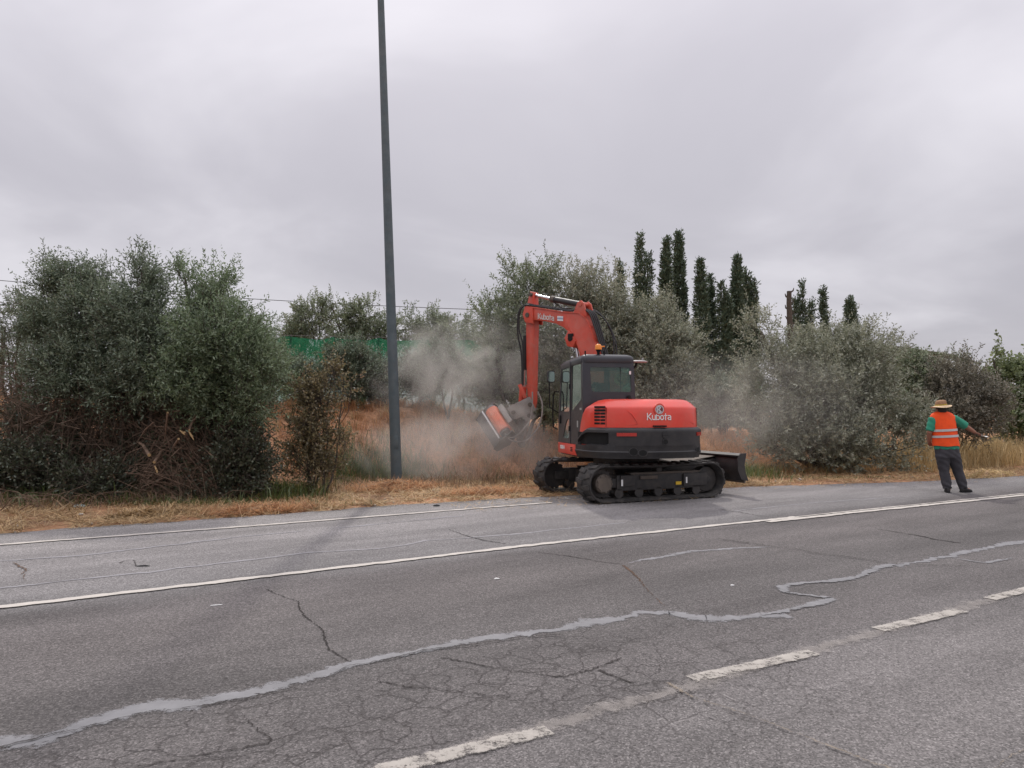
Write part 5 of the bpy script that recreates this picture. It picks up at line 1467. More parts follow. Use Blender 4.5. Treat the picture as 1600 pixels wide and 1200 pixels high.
# ---------------------------------------------------------------- cab
def rnd_quad(pts, r, n=4):
    """rounded polygon in 3-D: each corner replaced by n points"""
    P = [Vector(p) for p in pts]; out = []
    for i, p in enumerate(P):
        a, b_ = P[i - 1], P[(i + 1) % len(P)]
        ra = p + (a - p).normalized() * min(r, (a - p).length * .45); rb = p + (b_ - p).normalized() * min(r, (b_ - p).length * .45)
        for k in range(n):
            t = k / (n - 1); out.append(ra.lerp(p, t).lerp(p.lerp(rb, t), t))
    return out
def frame_panel(name, outer, inner, nrm_, mat, th=.045, r_o=.01, r_i=.05, parent=None, pane=True):
    o, i = rnd_quad(outer, r_o), rnd_quad(inner, r_i)
    m = MB(MS); m.ring_panel(o, i, nrm_, th); fr = m.build(name, mat, parent, 30)
    if pane:
        d = Vector(nrm_); big = [p + (p - sum(i, Vector()) / len(i)) * .02 for p in i]
        m = MB(MS); m.add([p - d * .010 for p in big] + [p - d * .015 for p in big], [tuple(range(len(i))), tuple(range(2 * len(i) - 1, len(i) - 1, -1))]); m.build('window_pane', GLASS, fr, 30)
    return fr
RX0, RX1, RY0, RY1, CZ0, CZ1 = -1.06, -.02, -.65, .98, .97, 2.53
rl, rr_ = RX0 + .015, RX1 - .055       # top corners, leaning in
def lx(z): return RX0 + (rl - RX0) * (z - CZ0) / (CZ1 - CZ0)
def rxr(z): return RX1 + (rr_ - RX1) * (z - CZ0) / (CZ1 - CZ0)
def yb(z): return RY0 + .05 * max(0, (z - 1.7)) / .8      # rear leans in a little at the top
REAR = frame_panel('cab_rear', [(RX0, RY0, CZ0), (RX1, RY0, CZ0), (rxr(CZ1), yb(CZ1), CZ1), (lx(CZ1), yb(CZ1), CZ1)],
                   [(lx(1.93) + .165, yb(1.93), 1.93), (rxr(1.93) - .075, yb(1.93), 1.93), (rxr(2.36) - .075, yb(2.36), 2.375), (lx(2.36) + .135, yb(2.36), 2.375)], (0, -1, 0), CABPL, .07, .02, .04, EXC)
m = MB(MS); m.add([(-.36, RY0 + .028, 1.93), (-.345, RY0 + .028, 1.93), (-.345, RY0 + .06, 2.375), (-.36, RY0 + .06, 2.375)], [(0, 1, 2, 3)])
m = MB(MS); m.box((-.33, RY0 + .05, 2.15), (.012, .012, .46)); m.build('window_divider', BLACK, REAR, 30)
m = MB(MS); m.box((-.15, RY0 + .03, 2.28), (.035, .006, .06)); m.build('sticker', WHITE, REAR, 30)
m = MB(MS); m.tube([(-.19, RY0 - .015, 1.86), (-.19, RY0 - .03, 1.80), (-.19, RY0 - .02, 1.76)], [.03, .045, .03], 10); m.build('work_lamp', BLACK, REAR, 50)
QTR = frame_panel('cab_rear_quarter', [(lx(CZ0), .13, CZ0), (lx(CZ0), RY0 + .002, CZ0), (lx(CZ1), yb(CZ1) + .002, CZ1), (lx(CZ1), .13, CZ1)],
                  [(lx(1.56), .075, 1.56), (lx(1.86), RY0 + .12, 1.80), (lx(2.44), RY0 + .16, 2.44), (lx(2.44), .075, 2.44)], (-1, 0, 0), CABSIDE, .05, .01, .04, EXC)
m = MB(MS); m.box((lx(2.45) + .012, RY0 + .40, 1.655), (.008, .06, .05)); m.build('sticker', WHITE, QTR, 30)
for yy, zz, w, h in ((-.50, 1.62, .10, .04), (-.32, 1.345, .06, .12)):
    m = MB(MS); m.box((lx(zz) - .003, yy, zz), (.006, w, h)); m.build('sticker', plain('grey_sticker', (.4, .4, .38), .6), QTR, 30)
DOOR = frame_panel('cab_door', [(lx(1.52), .97, 1.52), (lx(1.52), .145, 1.52), (lx(CZ1), .145, CZ1), (lx(CZ1), .82, CZ1)],
                   [(lx(1.58), .90, 1.575), (lx(1.58), .215, 1.575), (lx(2.45), .215, 2.45), (lx(2.45), .76, 2.43)], (-1, 0, 0), CABSIDE, .05, .01, .05, EXC)
m_low = frame_panel('door_lower_frame', [(lx(CZ0), .97, CZ0), (lx(CZ0), .145, CZ0), (lx(1.518), .145, 1.518), (lx(1.518), .97, 1.518)],
                    [(lx(1.06), .66, 1.06), (lx(1.06), .235, 1.06), (lx(1.46), .235, 1.46), (lx(1.46), .42, 1.40)], (-1, 0, 0), CABSIDE, .05, .01, .08, DOOR)
m = MB(MS); m.box((lx(1.5) - .014, .80, 1.42), (.028, .05, .16)); m.build('door_handle', BLACK, DOOR, 40, .006)
for yy in (.135,):
    m = MB(MS); m.box((lx(1.7) + .010, yy, 1.75), (.05, .035, 1.54)); m.build('pillar', CABPL, DOOR, 40)
for zz in (1.25, 2.05):
    m = MB(MS); m.box((lx(zz) - .012, .155, zz), (.03, .06, .10)); m.build('hinge', BLACK, DOOR, 40, .006)
FRONT = frame_panel('cab_front', [(RX1, RY1, CZ0), (RX0, RY1, CZ0), (lx(CZ1), RY1 - .16, CZ1), (rxr(CZ1), RY1 - .16, CZ1)],
                    [(RX1 - .06, RY1 - .01, 1.06), (RX0 + .06, RY1 - .01, 1.06), (lx(2.45) + .07, RY1 - .15, 2.47), (rxr(2.45) - .07, RY1 - .15, 2.47)], (0, 1, 0), CABPL, .05, .02, .06, EXC)
RIGHT = frame_panel('cab_right_side', [(RX1, RY0 + .002, CZ0), (RX1, RY1, CZ0), (rxr(CZ1), RY1 - .16, CZ1), (rxr(CZ1), yb(CZ1), CZ1)],
                    [(RX1 - .01, RY0 + .16, 1.62), (RX1 - .01, RY1 - .08, 1.50), (rxr(2.45), RY1 - .22, 2.44), (rxr(2.45), RY0 + .18, 2.44)], (1, 0, 0), CABPL, .05, .01, .06, EXC)
# roof with rounded edges
m = MB(MS)
rings = []
for z, ins in ((2.46, -.004), (2.52, -.012), (2.565, -.002), (2.595, .03), (2.612, .08), (2.618, .16)):
    o = rnd_quad([(rl - .005 + ins, yb(CZ1) - .02 + ins, z), (rr_ + .01 - ins, yb(CZ1) - .02 + ins, z), (rr_ + .01 - ins, RY1 - .12 - ins * 2.2, z - .00), (rl - .005 + ins, RY1 - .12 - ins * 2.2, z - .00)], .10, 6)
    rings.append([(p.x, p.y, p.z - .075 * max(0, (p.y - .1) / .8) ** 1.6) for p in o])
m.loft(rings)
roof = m.build('cab_roof', CABPL, EXC, 40)
m = MB(MS); m.box((-.30, RY0 + .085, 2.578), (.11, .05, .03)); m.build('roof_handle', BLACK, roof, 40, .006)
m = MB(MS); m.box((-.70, RY0 + .10, 2.585), (.22, .06, .03)); m.build('beacon_bracket', BLACK, roof, 40, .005)
for rx in (-.98, -.62):
    m = MB(MS); m.cyl((rx, RY0 + .10, 2.56), (rx, RY0 + .10, 2.67), .014, 8); m.build('antenna_stub', BLACK, roof, 40)
m = MB(MS); m.tube([(-.72, RY0 + .13, 2.60), (-.72, RY0 + .13, 2.66), (-.72, RY0 + .13, 2.70)], [.022, .03, .05], 14); bc = m.build('beacon_base', BLACK, roof, 40)
m = MB(MS); m.tube([(-.72, RY0 + .13, 2.70), (-.72, RY0 + .13, 2.72), (-.72, RY0 + .13, 2.775), (-.72, RY0 + .13, 2.80), (-.72, RY0 + .13, 2.805)], [.066, .064, .058, .035, .01], 18); m.build('beacon_lens', AMBER, bc, 50)
m = MB(MS); m.cyl((-.66, RY0 + .13, 2.755), (-.60, RY0 + .13, 2.76), .012, 8); m.build('beacon_tip', AMBER, bc, 50)
# right-hand mirror on its bracket, seen edge-on
m = MB(MS); m.tube([(rr_ + .0, RY0 + .18, 2.33), (rr_ + .09, RY0 + .16, 2.42), (rr_ + .10, RY0 + .15, 2.47)], [.025, .02, .018], 8); br_ = m.build('mirror_bracket', BLACK, EXC, 50)
m = MB(MS); m.ell([(rr_ + .15, RY0 + .12, 2.475, .10, .06), (rr_ + .15, RY0 + .12, 2.480, .15, .09), (rr_ + .15, RY0 + .12, 2.50, .155, .095), (rr_ + .14, RY0 + .12, 2.515, .10, .06)], 22); m.build('mirror', plain('grey_mirror_shell', (.42, .41, .40), .45, var=.1), br_, 50)
m = MB(MS); m.tube([(rr_ + .20, RY0 + .1, 2.51), (rr_ + .20, RY0 + .1, 2.56)], [.012, .02], 8); m.build('mirror_knob', plain('grey_mirror_shell', (.42, .41, .40)), br_, 50)
# left mirror and grab rail
m = MB(MS); m.tube([(RX0 - .0, RY1 - .02, 1.55), (RX0 - .16, RY1 + .06, 1.66), (RX0 - .17, RY1 + .06, 2.25)], .013, 8); lm = m.build('mirror_arm', BLACK, EXC, 50)
m = MB(MS)
o = rnd_quad([(RX0 - .21, RY1 + .03, 2.16), (RX0 - .055, RY1 + .03, 2.16), (RX0 - .055, RY1 + .03, 2.40), (RX0 - .21, RY1 + .03, 2.40)], .05, 5)
m.loft([[p + Vector((0, .07, 0)) for p in [q * 1 for q in o]], [p + Vector((0, .02, 0)) for p in o], o])
m.build('mirror_housing', BLACKPL, lm, 40)
m = MB(MS); i_ = [p.lerp(sum(o, Vector()) / len(o), .14) + Vector((0, -.004, 0)) for p in o]; m.add(i_, [tuple(range(len(i_)))]); m.build('mirror_glass', plain('mirror_face', (.35, .37, .36), .08, metal=.9, var=.05), lm, 40)
m = MB(MS); m.tube([(RX0 - .005, RY1 - .05, 1.97), (RX0 - .06, RY1 + .03, 1.98), (RX0 - .085, RY1 + .05, 1.90), (RX0 - .10, RY1 + .05, 1.5), (RX0 - .085, RY1 + .05, 1.26), (RX0 - .02, RY1 - .02, 1.22)], .014, 8); m.build('grab_rail', BLACK, EXC, 50)
# interior
m = MB(MS); m.box((-.56, .12, 1.30), (.50, .46, .12)); st = m.build('seat_cushion', SEATM, EXC, 40, .04)
m = MB(MS); m.loft([rnd_quad([(-.80, -.10, 1.30), (-.32, -.10, 1.30), (-.35, -.22, 1.85), (-.77, -.22, 1.85)], .08, 5), rnd_quad([(-.80, -.22, 1.30), (-.32, -.22, 1.30), (-.35, -.34, 1.88), (-.77, -.34, 1.88)], .08, 5)]); m.build('seat_back', SEATM, EXC, 40)
m = MB(MS); m.loft([rnd_quad([(-.70, -.22, 1.88), (-.44, -.22, 1.88), (-.45, -.25, 2.10), (-.69, -.25, 2.10)], .08, 5), rnd_quad([(-.70, -.32, 1.88), (-.44, -.32, 1.88), (-.45, -.35, 2.10), (-.69, -.35, 2.10)], .08, 5)]); m.build('headrest', SEATM, EXC, 40)
m = MB(MS); m.box((-.56, .1, 1.12), (.4, .4, .24)); m.build('seat_base', BLACK, EXC, 40)
for s in (-1, 1):
    m = MB(MS); m.box((-.56 + s * .33, .18, 1.35), (.14, .5, .5)); m.build('control_console', BLACKPL, EXC, 40, .03)
    m = MB(MS); m.tube([(-.56 + s * .33, .36, 1.58), (-.56 + s * .32, .38, 1.70), (-.56 + s * .32, .38, 1.78)], [.02, .015, .028], 8); m.build('joystick', BLACK, EXC, 50)
m = MB(MS); m.box((-.15, .45, 1.80), (.10, .12, .30)); m.build('display_box', BLACK, EXC, 40, .02)

# ---------------------------------------------------------------- boom, arm, cylinders
BH = R(135.0)
bo = Vector((2.13 - 2.17, 14.73 - 13.56, 0))
MBm = Matrix.Translation(bo) @ Matrix.Rotation(BH, 4, 'Z')      # x reach, y left (towards the viewer), z up
def side_plate(mb, poly, y0, y1): mb.prism(poly, lambda p, k: (p[0], y0 + (y1 - y0) * k, p[1]))
m = MB(MBm)
top = [(-.06, 1.05), (-.02, 1.5), (.10, 2.1), (.26, 2.65), (.40, 3.05), (.53, 3.38), (.65, 3.58), (.83, 3.70), (1.3, 3.77), (1.89, 3.90), (2.26, 3.98), (2.40, 3.95)]
bot = [(2.44, 3.82), (2.38, 3.70), (1.89, 3.63), (1.5, 3.53), (1.26, 3.42), (1.04, 3.24), (.88, 2.98), (.74, 2.6), (.62, 2.1), (.42, 1.5), (.28, .98), (.12, .88)]
side_plate(m, top + bot, -.145, .145)
boom = m.build('boom', BOOMRED, EXC, 30, .012)
# flange strips and reinforcement
m = MB(MBm); side_plate(m, [(x, z + .012) for x, z in top[4:-1]] + [(x, z - .012) for x, z in reversed(top[4:-1])], -.165, .165); m.build('top_flange', BOOMRED, boom, 30)
m = MB(MBm); side_plate(m, [(1.10, 3.36), (1.22, 3.18), (1.14, 3.00), (.98, 2.96), (.90, 3.10)], -.125, .175); lug = m.build('cylinder_lug', BOOMRED, boom, 30, .01)
m = MB(MBm); m.cyl((1.05, -.2, 3.16), (1.05, .19, 3.16), .062, 16); m.build('lug_pin', BLACK, lug, 40)
m = MB(MBm); m.box((1.05, .155, 3.20), (.14, .05, .14)); m.build('work_light', BLACK, boom, 40, .01)
for s in (-1, 1):
    m = MB(MBm); side_plate(m, [(.62, 3.60), (.70, 3.90), (.78, 3.97), (.88, 3.93), (1.0, 3.71)], s * .12 - .02, s * .12 + .02); m.build('cylinder_bracket', BOOMRED, boom, 30, .006)
m = MB(MBm); m.cyl((.79, -.16, 3.89), (.79, .16, 3.89), .05, 14); m.build('bracket_pin', BOOMRED, boom, 40)
# lettering and flag on the left face
put_text('Kubota', lambda x, y, l: MBm @ Vector((2.02 - x, .146 + l, 3.69 + y - (2.02 - x - 2.02) * -.19 * 1.0)), .118, plain('worn_white_vinyl', (.62, .58, .56), .6, var=.15), boom, .17)
for k, (cc) in enumerate(((.70, .72, .74), (.30, .36, .48), (.70, .72, .74))):
    m = MB(MBm); m.box((1.36, .148, 3.665 - k * .036), (.17, .006, .036), Matrix.Rotation(R(-8), 3, 'Y')); m.build('flag_sticker', plain('sticker_%d' % (k % 2), cc, .6, var=.05), boom, 30)
# swing post
m = MB(MBm); m.tube([(-.06, 0, .72), (-.06, 0, 1.12)], [.2, .17], 18); m.box((.06, 0, .95), (.3, .40, .30)); m.build('swing_post', FRAMEB, EXC, 40, .02)
m = MB(MBm); m.cyl((.10, -.23, 1.0), (.10, .23, 1.0), .06, 14); m.build('pivot_pin', STEEL, EXC, 40)
# boom cylinder
m = MB(MBm); m.tube([(.36, 0, .80), (.86, 0, 2.10)], .075, 14); m.build('boom_cylinder', BLACKPL, EXC, 40)
m = MB(MBm); m.tube([(.86, 0, 2.10), (1.05, 0, 3.14)], .04, 12); m.build('cylinder_rod', CHROME, EXC, 40)
# arm cylinder
a0, a1, a2 = Vector((.81, 0, 3.88)), Vector((1.66, 0, 4.10)), Vector((2.29, 0, 4.275))
m = MB(MBm); m.tube([a0, a1 - (a1 - a0) * .02, a1], [.068, .068, .066], 16); ac = m.build('arm_cylinder', BLACKPL, EXC, 40)
m = MB(MBm); m.tube([a1 - (a1 - a0).normalized() * .02, a1 + (a2 - a1).normalized() * .10], [.078, .072], 16); m.build('gland_nut', STEEL, ac, 40)
m = MB(MBm); m.tube([a1, a2], .038, 12); m.build('cylinder_rod', CHROME, ac, 50)
# arm (dipper)
m = MB(MBm)
side_plate(m, [(2.24, 4.33), (2.34, 4.36), (2.42, 4.10), (2.47, 3.75), (2.45, 2.6), (2.41, 1.72), (2.31, 1.66), (2.27, 1.80), (2.24, 2.8), (2.21, 3.6), (2.22, 4.0)], -.088, .088)
arm = m.build('dipper_arm', BOOMRED, EXC, 30, .012)
for s in (-1, 1):
    m = MB(MBm); side_plate(m, [(2.18, 3.95), (2.42, 4.02), (2.50, 3.82), (2.42, 3.64), (2.16, 3.58)], s * .15 - .018, s * .15 + .018); m.build('knuckle_plate', BOOMRED, boom, 30, .006)
m = MB(MBm); m.cyl((2.34, -.19, 3.80), (2.34, .19, 3.80), .055, 14); m.build('knuckle_pin', STEEL, arm, 40)
m = MB(MBm); m.cyl((2.29, -.15, 4.275), (2.29, .15, 4.275), .045, 12); m.build('horn_pin', STEEL, arm, 40)
# bucket cylinder on the front of the arm
m = MB(MBm); m.tube([(2.56, 0, 3.35), (2.60, 0, 2.55)], .062, 12); m.build('bucket_cylinder', BLACKPL, arm, 40)
m = MB(MBm); m.tube([(2.60, 0, 2.55), (2.64, 0, 2.12)], .034, 10); m.build('cylinder_rod', CHROME, arm, 40)
for s in (-1, 1):
    m = MB(MBm); side_plate(m, [(2.58, 2.22), (2.68, 2.20), (2.50, 1.88), (2.40, 1.90)], s * .13 - .015, s * .13 + .015); m.build('link_plate', BOOMRED, arm, 30, .005)
m = MB(MBm); side_plate(m, [(2.60, 2.16), (2.70, 2.10), (2.74, 1.72), (2.64, 1.70)], -.07, .07); m.build('tipping_link', BOOMRED, arm, 30, .006)
# hoses along the boom and over the knuckle
def hose(pts, r=.016, mat=HOSE, parent=boom):
    P = [Vector(p) for p in pts]; out = []
    for i in range(len(P) - 1):
        a, b_, c, d = P[max(i - 1, 0)], P[i], P[i + 1], P[min(i + 2, len(P) - 1)]
        for k in range(6):
            t = k / 6; out.append(.5 * ((2 * b_) + (c - a) * t + (2 * a - 5 * b_ + 4 * c - d) * t * t + (3 * b_ - a - 3 * c + d) * t ** 3))
    out.append(P[-1]); m = MB(MBm); m.tube(out, r, 8); m.build('hose', mat, parent, 60)
for y in (-.09, -.03, .03, .09):
    hose([(.02, y, 1.95), (.19, y, 2.6), (.34, y, 3.08), (.46, y * 1.1, 3.42), (.58, y * 1.2, 3.68), (.78, y * 1.3, 3.80)], .020)
hose([(.86, .12, 3.80), (1.1, .13, 3.77), (1.5, .14, 3.86), (2.1, .15, 3.98), (2.40, .17, 4.03), (2.58, .17, 3.9), (2.62, .16, 3.5), (2.52, .14, 3.1), (2.52, .13, 2.2)], .018)
hose([(.86, .08, 3.80), (1.1, .09, 3.79), (1.5, .10, 3.88), (2.1, .12, 4.00), (2.42, .13, 4.06), (2.66, .13, 3.9), (2.70, .12, 3.4), (2.60, .1, 2.9), (2.58, .1, 2.1)], .018)
hose([(1.2, -.05, 3.86), (1.4, 0, 3.88), (1.6, .03, 4.0), (1.66, .03, 4.06)], .014)
hose([(.18, -.17, 2.5), (.22, -.28, 3.0), (.36, -.30, 3.4), (.58, -.22, 3.72), (.80, -.15, 3.82)], .016)
hose([(.12, -.17, 2.4), (.12, -.24, 2.9), (.26, -.26, 3.3), (.50, -.18, 3.66), (.78, -.12, 3.80)], .016)
for z in (2.4, 2.9, 3.35): 
    m = MB(MBm); xx = -.10 + (z - 1.3) * .30; m.box((xx + .02, 0, z + .02), (.05, .26, .04)); m.build('hose_clamp', BOOMRED, boom, 30)

# ---------------------------------------------------------------- flail head hung from the arm
E0 = Vector(EXC.location)
p_hi, p_lo = pt(767, 641, 16.65) - E0, pt(789, 675, 16.25) - E0
ax = (p_lo - p_hi).normalized(); Lh = (p_lo - p_hi).length
e1 = (pt(752, 655, 16.6) - pt(766, 643, 16.6)); e1 = (e1 - ax * e1.dot(ax)).normalized()
e2 = ax.cross(e1).normalized()
if e2.y > 0: e2 = -e2                        # e2 faces the viewer
MH = Matrix.Translation(p_hi) @ Matrix((ax, e1, e2)).transposed().to_4x4()
m = MB(MH)
arc = [(-.20 * math.cos(math.pi * k / 6) , .20 * math.sin(math.pi * k / 6) * .85) for k in range(7)]
m.prism([(-.16, -.12)] + [(-.16, .02), (-.13, .11), (-.05, .15), (.05, .15), (.12, .10), (.15, .02)] + [(.15, -.12)], lambda p, k: (.02 + k * (Lh - .04), p[0], p[1]))
head = m.build('flail_hood', HEADORANGE, EXC, 30, .012)
m = MB(MH); m.cyl((-.06, 0, -.02), (.06, 0, -.02), .14, 22); m.build('hood_end', DKGREY, head, 40)
m = MB(MH); m.cyl((Lh - .04, 0, -.02), (Lh + .02, 0, -.02), .12, 22); m.build('hood_end', DKGREY, head, 40)
m = MB(MH); m.prism([(.165, .02), (.18, .05), (.42, -.12), (.42, -.15), (.165, -.02)], lambda p, k: (-.10 + k * (Lh + .22), p[0], p[1])); sk_ = m.build('skirt_plate', DKGREY, head, 30)
m = MB(MH); m.box((Lh / 2, .18, .055), (Lh + .16, .035, .03)); m.build('edge_bar', plain('worn_bright_steel', (.55, .54, .54), .4, metal=.4, var=.15), head, 30)
for s in (-.10, Lh + .12):
    m = MB(MH); m.prism([(-.16, .05), (.18, .05), (.44, -.12), (.42, -.28), (.1, -.36), (-.18, -.22)], lambda p, k: (s - .012 + .024 * k, p[0], p[1])); m.build('side_plate', DKGREY, head, 30)
m = MB(MH); m.cyl((-.08, .22, -.24), (Lh + .10, .22, -.24), .10, 18)
dr_ = m.build('rotor_drum', STEEL, head, 40)
for k in range(14):
    m = MB(MH); a = k * 2.4; m.box((-.03 + k * (Lh + .08) / 14, .22 + .13 * math.cos(a), -.24 + .13 * math.sin(a)), (.05, .05, .05), Matrix.Rotation(a, 3, 'X')); m.build('flail_hammer', STEEL, dr_, 30)
m = MB(MH); m.box((Lh * .5, -.24, -.06), (.55, .12, .30)); m.build('top_mount', GREYST, head, 30, .015)
# quick coupler between arm end and head
armend = MBm @ Vector((2.36, 0, 1.76)); mount = MH @ Vector((Lh * .5, -.28, -.05))
cv = (mount - armend); cm = armend.lerp(mount, .5)
m = MB(); 
zax = cv.normalized(); xax = zax.cross(Vector((0, 1, 0))).normalized(); yax = zax.cross(xax)
RM = Matrix((xax, yax, zax)).transposed()
m.box(armend.lerp(mount, .62), (.30, .34, cv.length * .55), RM); cp_ = m.build('quick_coupler', GREYST, EXC, 30, .02)
for s in (-1, 1):
    m = MB(); m.box(armend.lerp(mount, .36) + yax * s * .16, (.34, .035, cv.length * .85), RM); m.build('coupler_plate', GREYST, cp_, 30, .008)
    m = MB(); m.box(armend.lerp(mount, .30) + yax * s * .15 + xax * .22, (.20, .03, .22), RM); m.build('coupler_hook', GREYST, cp_, 30, .008)
for t, xo in ((.05, 0), (.25, .22), (.75, 0)):
    m = MB(); c = armend.lerp(mount, t) + xax * xo; m.cyl(c - yax * .21, c + yax * .21, .05, 14); m.build('coupler_pin', STEEL, cp_, 40)
# supply hoses looping from the arm to the head
def loop(pxs, Y0, Y1, r, mat):
    P = [pt(x, y, Y0 + (Y1 - Y0) * k / (len(pxs) - 1)) - E0 for k, (x, y) in enumerate(pxs)]
    out = []
    for i in range(len(P) - 1):
        a, b_, c, d = P[max(i - 1, 0)], P[i], P[i + 1], P[min(i + 2, len(P) - 1)]
        for k in range(7):
            t = k / 7; out.append(.5 * ((2 * b_) + (c - a) * t + (2 * a - 5 * b_ + 4 * c - d) * t * t + (3 * b_ - a - 3 * c + d) * t ** 3))
    out.append(P[-1]); m = MB(); m.tube(out, r, 8); m.build('supply_hose', mat, EXC, 60)
loop([(832, 612), (831, 640), (826, 660), (815, 674), (803, 683), (793, 683), (789, 676)], 16.2, 16.25, .017, HOSEG)
loop([(840, 612), (847, 630), (846, 652), (838, 672), (822, 688), (808, 690), (795, 686), (787, 674)], 16.1, 16.25, .017, HOSEG)
# ================================================================== PEOPLE
SKIN = plain('tanned_skin', (0.30, 0.135, 0.085), 0.6, var=0.15, scale=12)
VEST = plain('orange_hi_vis', (0.95, 0.085, 0.008), 0.75, var=0.12, scale=7, bump=.25, bscale=22)
SHIRT = plain('green_shirt', (0.030, 0.24, 0.155), 0.85, var=0.15, scale=8, bump=.25, bscale=22)
TROUS = plain('grey_trousers', (0.050, 0.048, 0.055), 0.9, var=0.25, scale=7, bump=.4, bscale=14)
SHOE = plain('dark_shoe', (0.018, 0.016, 0.016), 0.7, var=0.2)
BAND = plain('silver_reflective_tape', (0.50, 0.50, 0.48), 0.4, var=0.08, scale=20)
STRAWHAT = plain('straw_hat', (0.58, 0.43, 0.27), 0.85, var=0.15, scale=30, bump=.5, bscale=90)
HATTOP = plain('brown_hat_crown', (0.30, 0.165, 0.085), 0.85, var=0.2, scale=30, bump=.5, bscale=90)
HATBAND = plain('yellow_hat_band', (0.45, 0.33, 0.04), 0.8, var=0.25, scale=40)
PAPER = plain('white_paper', (0.82, 0.82, 0.80), 0.7, var=0.03)

def fuse(name, mb, vox, mat, parent, smooth_it=3):
    """fuse overlapping limbs into one continuous skin"""
    me = mb.mesh(name)
    tmp = bpy.data.objects.new(name, me); COL.objects.link(tmp)
    rm = tmp.modifiers.new('r', 'REMESH'); rm.mode = 'VOXEL'; rm.voxel_size = vox; rm.use_smooth_shade = True
    sm = tmp.modifiers.new('s', 'SMOOTH'); sm.iterations = smooth_it; sm.factor = .5
    dg = bpy.context.evaluated_depsgraph_get()
    out = bpy.data.meshes.new_from_object(tmp.evaluated_get(dg))
    bpy.data.objects.remove(tmp); bpy.data.meshes.remove(me)
    out.polygons.foreach_set('use_smooth', np.ones(len(out.polygons), dtype=bool))
    out.materials.clear(); out.materials.append(mat)
    o = bpy.data.objects.new(name, out); COL.objects.link(o); o.parent = parent
    return o
def hand(mb, wrist, d, palm_n, sc=1.0, curl=.6, thumb_side=1):
    """palm with five curled fingers; d = direction of the hand, palm_n = palm facing"""
    d = Vector(d).normalized(); n = Vector(palm_n); n = (n - d * n.dot(d)).normalized(); s = d.cross(n) * thumb_side
    k = Vector(wrist) + d * .085 * sc
    mb.loft([[p + (s * a + n * b_) * sc for a, b_ in ((-.026 * w, -.012), (.026 * w, -.012), (.026 * w, .012), (-.026 * w, .012))] for p, w in ((Vector(wrist), .9), (Vector(wrist) + d * .04 * sc, 1.35), (k, 1.55))])
    for i, ln in enumerate((.072, .080, .075, .058)):
        b0 = k + s * (.030 - .020 * i) * sc - d * .01
        d1 = (d * math.cos(curl * .5) + n * math.sin(curl * .5)); d2 = (d * math.cos(curl * 1.3) + n * math.sin(curl * 1.3)); d3 = (d * math.cos(curl * 2) + n * math.sin(curl * 2))
        p1 = b0 + d1 * ln * .45 * sc; p2 = p1 + d2 * ln * .32 * sc; p3 = p2 + d3 * ln * .25 * sc
        mb.tube([b0, p1, p2, p3], [.0095 * sc, .009 * sc, .0085 * sc, .006 * sc], 8)
    t0 = Vector(wrist) + d * .03 * sc + s * .03 * sc
    mb.tube([t0, t0 + (d * .5 + s * .7 + n * .3).normalized() * .035 * sc, t0 + (d * .8 + s * .55 + n * .6).normalized() * .065 * sc], [.012 * sc, .0105 * sc, .008 * sc], 8)

b = gp(1492, 769.5)
PER_ = empty('person', (b.x, b.y, 0.005), 'man in orange reflective vest and straw hat standing on the road shoulder', 'person')
k_ = b.y / F_PX          # metres per pixel at his distance
def P2(px, py, dy=0.0):
    """photo pixel to his local coordinates (z from his feet)"""
    return Vector(((px - 1492) * k_, dy, (769.5 - py) * k_))
# body
m = MB()
head = P2(1473, 641, -.02)
m.ball(head, (.078, .098, .115), 12)
m.tube([head + Vector((0, .085, -.01)), head + Vector((.01, .115, -.03)), head + Vector((.005, .10, -.045))], [.012, .018, .010], 8)      # nose (faces away)
for s in (-1, 1): m.ball(head + Vector((s * .080, -.0, -.015)), (.013, .026, .034), 6)            # ears
m.tube([head + Vector((0, .01, -.06)), P2(1474, 652), P2(1475, 660)], [.062, .060, .075], 12)
m.ell([(P2(1477, 0).x, 0, P2(0, 652).z, .09, .08), (P2(1475, 0).x, 0, P2(0, 658).z, .19, .10), (P2(1476, 0).x, 0, P2(0, 670).z, .205, .115), (P2(1478, 0).x, .01, P2(0, 690).z, .205, .125), (P2(1481, 0).x, .01, P2(0, 704).z, .19, .12), (P2(1483, 0).x, .01, P2(0, 712).z, .17, .11)])
# right arm, out to the right and forward
sR, eR, wR = P2(1494, 656), P2(1511, 667, .0), P2(1527, 677, .02)
m.tube([P2(1486, 655), sR, sR.lerp(eR, .5), eR, eR.lerp(wR, .4), wR], [.07, .066, .054, .044, .045, .030], 12)
hd = (P2(1540, 681, .06) - wR).normalized()
hand(m, wR, hd, (0, .1, -1), 1.0, .35, 1)
# left arm, bent in front of him
sL, eL, wL = P2(1460, 657), P2(1455, 677, .0), P2(1459, 692, .12)
m.tube([P2(1466, 655), sL, sL.lerp(eL, .5), eL, eL.lerp(wL, .5), wL], [.07, .066, .056, .046, .044, .030], 12)
hand(m, wL, Vector((.5, .55, -.35)), (.4, -.6, -.6), 1.0, .7, -1)
# legs
hipL, kneeL, ankL = P2(1474, 710), P2(1478, 737, .04), P2(1481, 763, -.0)
hipR, kneeR, ankR = P2(1491, 710), P2(1500, 737, .05), P2(1507, 763, .02)
m.tube([P2(1478, 704), hipL, kneeL, ankL], [.09, .092, .062, .042], 12)
m.tube([P2(1487, 704), hipR, kneeR, ankR], [.09, .092, .062, .042], 12)
m.tube([ankL + Vector((0, -.03, -.02)), ankL + Vector((.05, .11, -.045))], [.04, .034], 10)
m.tube([ankR + Vector((-.03, -.01, -.02)), ankR + Vector((.14, .06, -.045))], [.04, .034], 10)
fuse('body', m, .0065, SKIN, PER_, 4)
